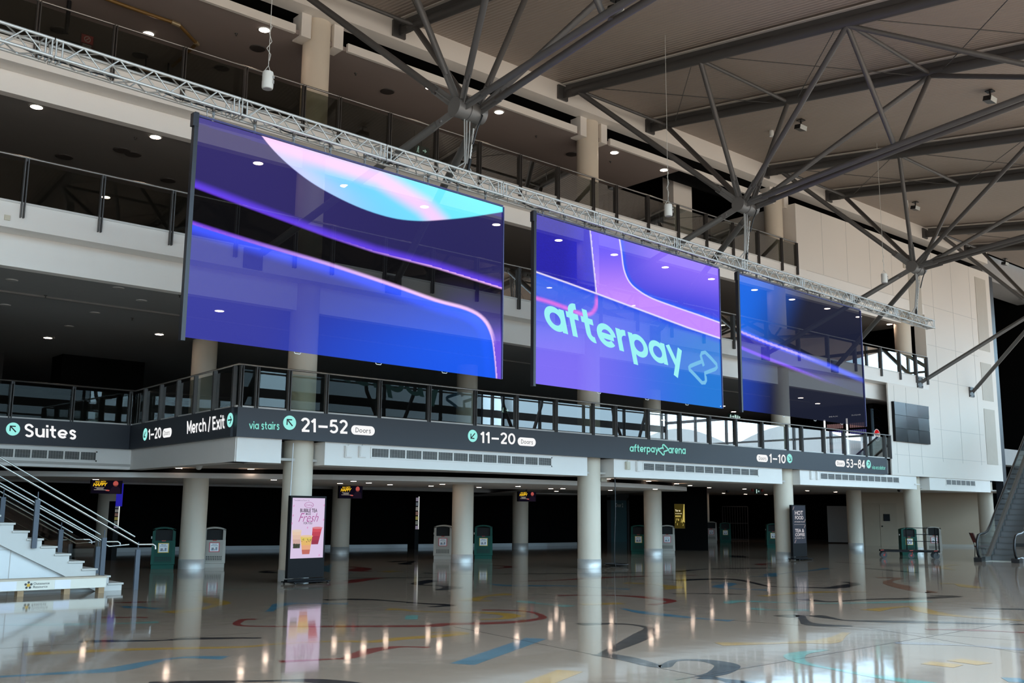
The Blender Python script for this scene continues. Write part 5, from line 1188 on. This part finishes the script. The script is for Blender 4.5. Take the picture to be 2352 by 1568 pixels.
# ------------------------------------------------------------------ ESCALATOR
E0 = V((36.42, 16.22, 0)); th = math.radians(9); de = V((math.cos(th), math.sin(th), 0)); ne = V((math.sin(th), -math.cos(th), 0)); WE = 1.22
t = thing('escalator', 'escalator rising away at the right edge, its black handrails on glass sides', 'escalator', E0); Z = V((0, 0, 1)); K = .577
def ep(l, s, z): return E0+de*l+ne*s+Z*z
LE = 11.0
def zl(l): return max(0, (l-1.15)*K)
ls = [0, .4, .8, 1.15, 1.5]+[2+.75*i for i in range(13)]
for s in (0, WE):
    hb = [(.10, .14), (-.06, .26), (-.12, .50), (-.06, .76), (.10, .92), (.4, .96), (.9, .98), (1.3, 1.05), (1.8, 1.28)]+[(l, zl(l)+.92) for l in (2.4, 4, 6, 8, 11)]
    b = MB(); b.tube([ep(l, s, z) for l, z in hb], .045, 10); obj('handrail', b, rubber, t)
    b = MB(); b.prism([ep(l, s-.006, z-.02) for l, z in [(.12, .18), (-.0, .30), (-.06, .52), (.0, .74), (.14, .88), (.4, .92), (.9, .94), (1.3, 1.01), (1.8, 1.24), (4, zl(4)+.88), (11, zl(11)+.88), (11, zl(11)+.1), (1.4, zl(1.4)+.1), (.7, .12)]], ne*.012); obj('glass_side', b, glassA, t)
    b = MB(); pts = [(-.02, 0), (1.0, 0), (2.2, 0), (11, zl(11)-.55), (11, zl(11)+.16), (1.2, .16), (.5, .13), (.05, .12)]; b.prism([ep(l, s-.09, z) for l, z in pts], ne*.18); obj('skirt', b, mat('skirt_steel', (.30, .30, .31), .3, .8), t)
    b = MB(); b.prism([ep(l, s-.13, z) for l, z in [(-.14, 0), (.35, 0), (.35, .15), (.1, .17), (-.14, .14)]], ne*.26); obj('foot_cover', b, rubber, t)
b = MB(); b.prism([ep(.4, .1, .0), ep(1.3, .1, .0), ep(1.3, WE-.1, 0), ep(.4, WE-.1, 0)], Z*.012); obj('comb_plate', b, chrome, t)
k = 0; l = 1.3
while l < LE-.4:
    z = max(0, (l-1.3)*K); b = MB(); d_ = .36; hh = d_*K
    pr_ = [(l, z-.2), (l+.02, z+hh-.05), (l+.03, z+hh-.02), (l+.05, z+hh), (l+d_+.1, z+hh), (l+d_+.1, z-.1)]
    b.prism([ep(a_, .10, c_) for a_, c_ in pr_], ne*(WE-.2)); obj('step', b, mat('step_grey', (.13, .13, .135), .4, .4), t); l += d_; k += 1
# ------------------------------------------------------------------ TROLLEY
pl_, pm_, pr2 = FL(2031, 1283), FL(2089, 1279.5), FL(2146, 1278)
c0 = (pl_+pr2)/2; fw = V((c0.x, c0.y, 0)).normalized(); ex = V((fw.y, -fw.x, 0)); ex = (ex+fw*.12).normalized(); ey = V((-ex.y, ex.x, 0))
mid = FL(2089, 1281.5); mid.z = 0; t = thing('flat_trolley', 'black flat-bed trolley with red-tipped corners and one railed end', 'trolley', mid)
def tq(a, c, z): return mid+ex*a+ey*c+V((0, 0, z))
LW, DW = 1.03, .42
b = MB(); b.obox(tq(0, 0, .27), ex*LW, ey*DW, V((0, 0, .035))); obj('platform', b, blackg, t)
for a, c in ((-LW+.1, -DW+.08), (.02, -DW+.02), (LW-.12, -DW+.08), (-LW+.1, DW-.08), (LW-.12, DW-.08)):
    b = MB(); p = tq(a, c, .115); b.cyl(p-ey*.022, p+ey*.022, .112, n=18); wh = obj('castor_wheel', b, rubber, t)
    b = MB(); b.cyl(p-ey*.026, p+ey*.026, .035, n=10); b.bar(p+V((0, 0, .0)), tq(a+.03, c, .25), .03, .07); obj('fork', b, red if a < .2 and c < 0 else rubber, wh)
for a, c in ((-LW, -DW), (.0, -DW), (LW-.18, -DW)):
    b = MB(); b.bar(tq(a-.03, c-.01, .29), tq(a+.09, c-.01, .305), .02, .025); obj('corner_tip', b, red, t, 'red corner tip')
b = MB(); xa, xb = -.02, LW-.02
for a in (xa, xb): b.bar(tq(a, DW-.03, .27), tq(a, DW-.03, 1.12), .03, .03)
b.bar(tq(xb, -DW+.03, .27), tq(xb, -DW+.03, 1.12), .03, .03)
for z in (.62, .88, 1.12):
    b.bar(tq(xa, DW-.03, z), tq(xb, DW-.03, z), .025, .025); b.bar(tq(xb, -DW+.03, z), tq(xb, DW-.03, z), .025, .025)
b.bar(tq(.3, DW-.03, .27), tq(.3, DW-.03, .62), .02, .02)
obj('end_rails', b, blackg, t)
# ------------------------------------------------------------------ FOLDED RED CHAIR BY THE ESCALATOR
p = FL(2247, 1285); p.z = 0; t = thing('folding_chair', 'red-seated folding chair leaning open beside the escalator foot', 'chair', p); ex = V((.66, -.75, 0)); ey = V((.75, .66, 0))
def cq(a, c, z): return p+ex*a+ey*c+V((0, 0, z))
for c in (-.2, .2):
    b = MB(); b.tube([cq(-.06, c, 0), cq(-.02, c, .48), cq(-.20, c, .98)], .014, 8); obj('back_frame', b, rubber, t)
    b = MB(); b.tube([cq(.28, c, 0), cq(.22, c, .40), cq(-.06, c, .50)], .014, 8); obj('leg', b, rubber, t)
b = MB(); b.prism([cq(-.05, -.2, .46), cq(.36, -.2, .48), cq(.36, .2, .48), cq(-.05, .2, .46)], (0, 0, .04)); obj('seat', b, mat('chair_red', (.16, .015, .015), .6), t)
b = MB(); b.prism([cq(-.08, -.19, .62), cq(-.19, -.19, .97), cq(-.19, .19, .97), cq(-.08, .19, .62)], ex*.035); obj('backrest', b, mat('chair_red', (.16, .015, .015), .6), t)
# ------------------------------------------------------------------ VIDEO WALL ON THE WHITE WALL
A0, A1 = oY(2053, 921, 20.38), oY(2137.5, 1020.5, 20.38); x0, x1 = A0.x, A1.x; z1 = A0.z; z0 = A1.z; z0 = (z0+oY(2056, 1012, 20.38).z)/2
t = thing('video_wall', 'switched-off black video wall of nine panels on the white wall', 'video wall', (x0, 20.38, z0)); 
b = MB(); b.box(x0, x1, 20.40, 20.5, z0, z1); obj('housing', b, blackg, t)
tvm = mat('tv_glass', (.010, .012, .015), .22, spec=.45)
for i in range(3):
    for j in range(3):
        a_, c_ = x0+(x1-x0)*i/3, x0+(x1-x0)*(i+1)/3; e_, g_ = z0+(z1-z0)*j/3, z0+(z1-z0)*(j+1)/3; k = .01*((i*2+j) % 3-1)
        b = MB(); b.obox(((a_+c_)/2, 20.385, (e_+g_)/2), ((c_-a_)/2-.006, k*.4, 0), (0, .012, 0), (0, k*.4, (g_-e_)/2-.006)); obj('panel', b, tvm, t)
# ------------------------------------------------------------------ DRINKS MACHINE ON THE FIRST BALCONY
Yq = 22.0; fx = oY(2008, 960, Yq).x; ztop = oY(2008, 938, Yq).z
t = thing('drinks_cabinet', 'tall black drinks cabinet with round cola emblem, at the white-wall end of the first balcony', 'drinks cabinet', (fx, Yq, SZ1))
b = MB(); b.box(fx, fx+1.25, Yq, Yq+2.6, SZ1, ztop); obj('cabinet', b, blackg, t)
b = MB(); b.cyl((fx+.05, Yq+.088, SZ1), (fx+.05, Yq+.088, ztop), .085, n=16); obj('corner_panel', b, mat('cabinet_blue', (.12, .22, .32), .3), t, 'pale blue curved corner')
for k in range(2):
    yk = Yq+.35+1.1*k
    b = MB(); b.box(fx-.02, fx-.004, yk, yk+.95, SZ1+.15, ztop-.35); d = obj('glass_door', b, mat('door_black', (.006, .006, .008), .2), t)
    b = MB(); b.box(fx-.04, fx-.02, yk+.90, yk+.97, SZ1+.1, ztop-.35); obj('light_strip', b, emis('strip_white', (1, 1, 1), 1.6), d)
    for r_ in range(5):
        b = MB(); z = SZ1+.3+.30*r_
        for j in range(8): y = yk+.06+.1*j; b.cyl((fx-.05, y, z), (fx-.05, y, z+.2), .035, n=8)
        obj('bottle_row', b, emis('bottles_%d' % (r_ % 3), [(.05, .05, .16), (.16, .09, .09), (.14, .15, .17)][r_ % 3], 1.0), d)
    b = MB(); text(b, 'SUGAR' if k == 0 else 'MAX', (fx-.022, yk+.70, ztop-.25), (fx-.022, yk+.25, ztop-.25), (fx-.022, yk+.70, ztop-.20), (-1, 0, 0), .004, .01); obj('lettering', b, litw, d)
pc = oY(2014.5, 999, Yq-.01); R_c = (oY(2014.5, 985, Yq).z-oY(2014.5, 1013, Yq).z)/2; X_, Z_ = V((1, 0, 0)), V((0, 0, 1)); n = V((0, -1, 0))
b = MB(); b.m = 0; b.add([q+n*.002 for q in disc_pts(pc, X_, Z_, R_c, 40)], [list(range(40))])
def seg(a0, a1, wav, up):
    arc = [pc+X_*(R_c*.90*math.cos(math.radians(a0+(a1-a0)*i/20)))+Z_*(R_c*.90*math.sin(math.radians(a0+(a1-a0)*i/20))) for i in range(21)]
    p, q = arc[-1], arc[0]; back = [p.lerp(q, i/12)+Z_*(R_c*.10*math.sin(2*math.pi*i/12)*wav) for i in range(1, 12)]
    return [v+n*.004 for v in arc+back]
b.m = 1; s_ = seg(18, 162, -1, 1); b.add(s_, [list(range(len(s_)))[::-1]]); b.m = 2; s_ = seg(198, 342, -1, -1); b.add(s_, [list(range(len(s_)))[::-1]])
em = obj('emblem', b, [emis('pepsi_white', L8(205, 205, 205)), emis('pepsi_red', L8(190, 30, 35)), emis('pepsi_blue', L8(22, 42, 96))], t, 'round red, white and blue emblem')
b = MB(); text(b, 'PEPSI', pc-X_*(R_c*.72)-Z_*(R_c*.14), pc+X_*(R_c*.72)-Z_*(R_c*.14), pc-X_*(R_c*.72)+Z_*(R_c*.14), n, .006, .03); obj('lettering', b, ink, em)
b = MB()
for k in range(3):
    r_ = R_c*(1.3+.45*k); pts = [pc+X_*(r_*math.cos(math.radians(a_)))+Z_*(r_*math.sin(math.radians(a_))+.1+.22*k) for a_ in range(40, 125, 8)]
    for q0, q1 in zip(pts[:-1], pts[1:]): b.bar(q0+n*.006, q1+n*.006, .05, .004, n)
obj('printed_arcs', b, mat('arc_blue', (.015, .03, .10), .4), t)
b = MB(); b.box(fx+1.27, 45, Yq+.05, Yq+.25, SZ1-.03, 6.34); b.box(fx, fx+1.27, Yq+.05, Yq+.25, ztop+.02, 6.34); struct('wall_bar', b, blackg)

# ------------------------------------------------------------------ SIGNS, PIPES AND ODDMENTS
def exit_sign(c, w, h, label, glyphs_, n=V((0, -1, 0)), up=None):
    t = thing('exit_sign', label, 'exit sign', c); ex = V((-n.y, n.x, 0)); Z = V((0, 0, 1))
    b = MB(); b.obox(c, ex*w, n*.03, Z*h); obj('casing', b, mat('exit_green', (.012, .05, .045), .5), t)
    def P(u, v): return c+ex*(w*(2*u-1))+Z*(h*(2*v-1))+n*.034
    b = MB()
    for g in glyphs_:
        k, u = g
        if k == 'man': b.quad(P(u, .12), P(u+.05, .12), P(u+.13, .6), P(u+.08, .6)); b.quad(P(u+.12, .12), P(u+.17, .12), P(u+.13, .5), P(u+.08, .5)); b.quad(P(u+.05, .5), P(u+.15, .5), P(u+.17, .72), P(u+.07, .72)); b.add([P(u+.13+.035*math.cos(a), .82+.08*math.sin(a)) for a in (0, 1, 2, 3, 4, 5)], [list(range(6))])
        if k == 'arrow': b.quad(P(u, .45), P(u+.2, .45), P(u+.2, .57), P(u, .57)); b.add([P(u+.14, .25), P(u+.28, .51), P(u+.14, .77)], [(0, 1, 2)])
        if k == 'door': b.quad(P(u, .1), P(u+.16, .1), P(u+.16, .9), P(u, .9))
    obj('pictogram', b, emis('exit_white', (.55, .8, .72), .9), t)
    if up:
        b = MB(); b.cyl(c+Z*h, c+Z*(h+up), .012, n=6); obj('hanger', b, rubber, t)
    return t
exit_sign(oY(968, 346, 24.0), .27, .14, 'green exit sign with an arrow, behind the top balustrade near the nearest hub', [('man', .12), ('arrow', .55)], up=13.22-oY(968, 346, 24.0).z-.14)
exit_sign(oY(951, 342, 24.15), .20, .14, 'green exit sign without arrow, partly behind its neighbour on the top balcony', [('man', .4)], up=13.22-oY(951, 342, 24.15).z-.14)
exit_sign(oY(1686, 957, 28.0), .42, .12, 'wide white exit sign under the first balcony ceiling past the lettered screen', [('man', .02), ('arrow', .2), ('door', .5), ('man', .66), ('arrow', .76)], up=6.36-oY(1686, 957, 28.0).z-.12)
exit_sign(oY(1740, 1128, 27.0), .20, .11, 'exit sign with arrow between two red lamps, under the ground floor ceiling', [('door', .12), ('arrow', .45)], up=2.74-oY(1740, 1128, 27.0).z-.11)
exit_sign(oY(1160, 942, 32.0), .25, .13, 'small exit sign deep in the first balcony behind the glass', [('man', .1), ('arrow', .55)], up=6.36-oY(1160, 942, 32.0).z-.13)
for px, lb in ((1728.5, 'red lamp on the near side of the ground floor exit sign'), (1750.5, 'red lamp on the far side of the ground floor exit sign')):
    c = oY(px, 1125, 27.0); tag(obj('warning_lamp', MB().lathe(c, [(.03, -.07), (.06, -.05), (.06, .05)], 14), mat('lamp_red', (.30, .02, .01), .4), None, None, c), lb, 'lamp', 'red lamps by the exit sign')
c = oY(200, 98, 23.0); t = thing('warning_sign', 'red warning sign with a round symbol, at the back of the topmost balcony', 'sign', c)
b = MB(); b.box(c.x-.15, c.x+.15, c.y, c.y+.02, c.z-.20, c.z+.20); obj('plate', b, mat('plate_dark_red', (.05, .01, .01), .5), t); b = MB(); b.cyl((c.x-.45, c.y+.06, c.z+.1), (c.x-.45, c.y+.06, 13.22), .05); b.bar((c.x-.5, c.y+.05, c.z-.1), (c.x, c.y+.05, c.z-.1), .08, .06); obj('hanger', b, rubber, t)
b = MB(); b.box(c.x-.13, c.x+.13, c.y-.004, c.y, c.z-.02, c.z+.18); obj('red_field', b, mat('sign_red', (.28, .03, .03), .5), t)
b = MB(); b.add(disc_pts(c+V((0, -.006, .08)), V((1, 0, 0)), V((0, 0, 1)), .075, 20), [list(range(20))]); b.m = 1; b.add(disc_pts(c+V((0, -.007, .08)), V((1, 0, 0)), V((0, 0, 1)), .058, 20), [list(range(20))]); b.m = 0
b.bar(c+V((-.03, -.009, .05)), c+V((.03, -.009, .11)), .02, .002, (1, 0, 0)); 
for k in range(3): b.box(c.x-.10, c.x+.10, c.y-.006, c.y, c.z-.07-.04*k, c.z-.055-.04*k)
obj('symbol', b, [mat('print_pale', (.4, .38, .36), .6), mat('sign_red', (.28, .03, .03), .5)], t)
pts = [FL(240, -4, 13.12), FL(300, 18, 13.12), FL(404, 54, 13.12), FL(412, 58, 13.12), FL(452, 100, 13.12), FL(396, 152, 13.12)]
t = thing('ceiling_pipe', 'ochre pipe with elbows crossing the topmost balcony ceiling', 'pipe', pts[0]); b = MB(); b.tube(pts, .045, 10); obj('pipe', b, mat('pipe_ochre', (.20, .11, .03), .4, .3), t)
b = MB(); b.cyl(pts[2]-(pts[2]-pts[1]).normalized()*.12, pts[3], .06); b.cyl(pts[4]-(pts[4]-pts[3]).normalized()*.08, pts[4]+(pts[4]-pts[3]).normalized()*.05, .06); obj('coupling', b, mat('coupling_brass', (.35, .27, .16), .35, .5), t)
c = oY(366, 172, 24.5); t = thing('ceiling_fixture', 'brown boxed fixture hanging at the back of the topmost balcony', 'fixture', c)
b = MB(); b.box(c.x-.62, c.x+.62, c.y, c.y+.5, c.z-.10, c.z+.10); obj('box', b, mat('fixture_black', (.015, .012, .01), .6), t); b = MB(); b.box(c.x-.54, c.x+.54, c.y-.01, c.y, c.z-.02, c.z+.07); obj('panel', b, mat('fixture_brown', (.16, .085, .035), .5), t)
b = MB(); b.cyl(c+V((.3, .2, .1)), V((c.x+.3, c.y+.2, 13.22)), .02); b.cyl(c+V((-.3, .2, .1)), V((c.x-.3, c.y+.2, 13.22)), .02); obj('hanger', b, rubber, t)
# loose black cable by the second front column, with its coil on the floor and red fitting
cx_ = oY(1391, 1070, 21.0).x+.12; t = thing('loose_cable', 'loose black cable dropping beside the second front column to a coil on the floor', 'cable', (cx_, 21.0, 0))
b = MB(); b.tube([(cx_, 20.88, 3.12), (cx_+.12, 20.85, 3.0), (cx_+.13, 20.85, 2.5), (cx_+.10, 20.82, 1.6), (cx_+.06, 20.82, .8), (cx_+.04, 20.82, .15), (cx_+.1, 20.82, .03)], .014, 8); obj('drop', b, rubber, t)
b = MB(); b.tube([(cx_+.45+(.16+.004*k)*math.cos(k*.5), 21.1+(.16+.004*k)*math.sin(k*.5), .02+.0012*k) for k in range(60)], .016, 6); obj('coil', b, rubber, t)
b = MB(); b.box(cx_-.08, cx_+.08, 20.94, 21.0, 2.95, 3.06); obj('fitting', b, red, t, 'red fitting')
c = oY(1388, 1075, 21.6); b = MB(); b.box(c.x-.16, c.x+.10, 21.585, 21.6, 2.55, 3.02); tag(obj('notice', b, mat('notice_cream', (.66, .62, .52), .5), None, None, c), 'pale notice on the recessed wall behind the second front column', 'notice')
cx2 = FL(633, 1335); t = tag(obj('white_cable', MB().tube([(11.60, 20.80, 3.15), (11.585, 20.80, 2.0), (11.56, 20.80, 1.0), (11.545, 20.79, .1), (11.62, 20.72, .02), (11.75, 20.62, .02)], .013, 6), mat('cable_white', (.72, .72, .72), .5), None, None, (11.6, 20.8, 0)), 'white cable running down the column behind the bubble tea kiosk', 'cable')
# dark counters, plinths and a hanging sign box inside the first balcony
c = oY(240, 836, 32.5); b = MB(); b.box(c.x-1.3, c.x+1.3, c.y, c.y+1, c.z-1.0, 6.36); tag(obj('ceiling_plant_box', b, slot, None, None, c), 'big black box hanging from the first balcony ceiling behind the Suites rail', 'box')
t0 = oY(210, 540, 6.358); 
b = MB(); q0, q1 = FL(0, 678, 6.34), FL(425, 718, 6.34); yq_ = (q0.y+q1.y)/2; b.bar((-5, yq_, 6.34), (38, yq_, 6.34), .12, .04, (0, 1, 0)); struct('trim_13', b, mat('ceiling_trim', (.20, .19, .18), .6))
c = oY(575, 772, 26.0); t = thing('hanging_menu_sign', 'dim hanging sign seen through the lower corner of the largest screen', 'sign', c)
b = MB(); b.obox(c, V((.75, .5, 0)), V((.02, -.03, 0)), V((0, 0, .2))); obj('board', b, mat('board_dim', (.05, .05, .055), .5), t)
b = MB(); text(b, '& CO', c+V((.3, .17, -.09)), c+V((.68, .42, -.09)), c+V((.3, .17, .09)), V((.55, -.83, 0)), .04, .01); obj('lettering', b, mat('faint_grey', (.5, .5, .5), .5), t)
b = MB(); b.cyl(c+V((.5, .3, .2)), V((c.x+.5, c.y+.3, 6.36)), .015); b.cyl(c-V((.5, .3, -.2)), V((c.x-.5, c.y-.3, 6.36)), .015); obj('hanger', b, rubber, t)
# sprinkler heads
for i, (px, py, z) in enumerate([(543, 77, 13.22), (817, 168, 13.22), (1232, 312, 13.22), (1402, 370, 13.22), (311, 315, 9.9), (413, 677, 6.36), (105, 678, 6.36), (304, 730, 6.36), (559, 1059, 2.74), (786, 1067, 2.74), (1125, 1081, 2.74)]):
    c = FL(px, py, z); tag(obj('sprinkler_head', MB().lathe(c, [(.025, -.06), (.012, -.045), (.012, -.02), (.04, -.01), (.04, 0)], 10), mat('sprinkler_dark', (.05, .045, .04), .4), None, None, c), 'tiny dark sprinkler head on a balcony or ground floor ceiling', 'sprinkler', 'sprinkler heads on the ceilings')
# the neighbouring halls and a red crane outside the glazed end, met in the glass of the rails
for k_, (y0, hh) in enumerate([(-42, 9.2), (-29, 9.8), (-16, 9.4), (-3, 9.9), (10, 9.0)]):
    t = thing('neighbouring_hall', f'{ORD[k_]} grey barrel-roofed hall outside, mirrored in the first balcony glass', 'building', (84, y0, 0), 'halls outside the glazed end')
    b = MB(); b.prism([(78, y0, 0)]+[(78, y0+12*i/12, hh-1.6+1.6*math.sin(math.pi*i/12)) for i in range(13)]+[(78, y0+12, 0)], (16, 0, 0)); obj('hall_body', b, mat('hall_grey', (.22, .24, .25), .6), t)
t = thing('crane', 'red lattice crane outside, mirrored in the first balcony glass', 'crane', (74, 2, 0))
b = MB()
for dx, dy in ((0, 0), (.8, 0), (0, .8), (.8, .8)): b.bar((74+dx, 2+dy, 0), (74+dx, 6+dy, 16), .14, .14)
for i in range(16): z = i; b.bar((74, 2+z*.25, z), (74.8, 2.8+(z+1)*.25, z+1), .08, .08); b.bar((74.8, 2+z*.25, z), (74, 2.8+(z+1)*.25, z+1), .08, .08)
obj('jib', b, mat('crane_red', (.45, .06, .03), .5), t)
# white pilaster in the curtained bay
a = oY(1548, 500, 22.5); c = oY(1590, 500, 22.5); b = MB(); b.box(a.x, c.x, 22.5, 23.0, 10.74, 13.84); struct('wall_pilaster', b, wallw)
b = MB()
for k in range(60): x = 26.3+.25*k; b.cyl((x, 25.12, 10.74), (x, 25.12, 13.8), .09, n=8, cap=False)
struct('wall_drape', b, mat('black_curtain', (.004, .004, .004), .9, spec=.1))
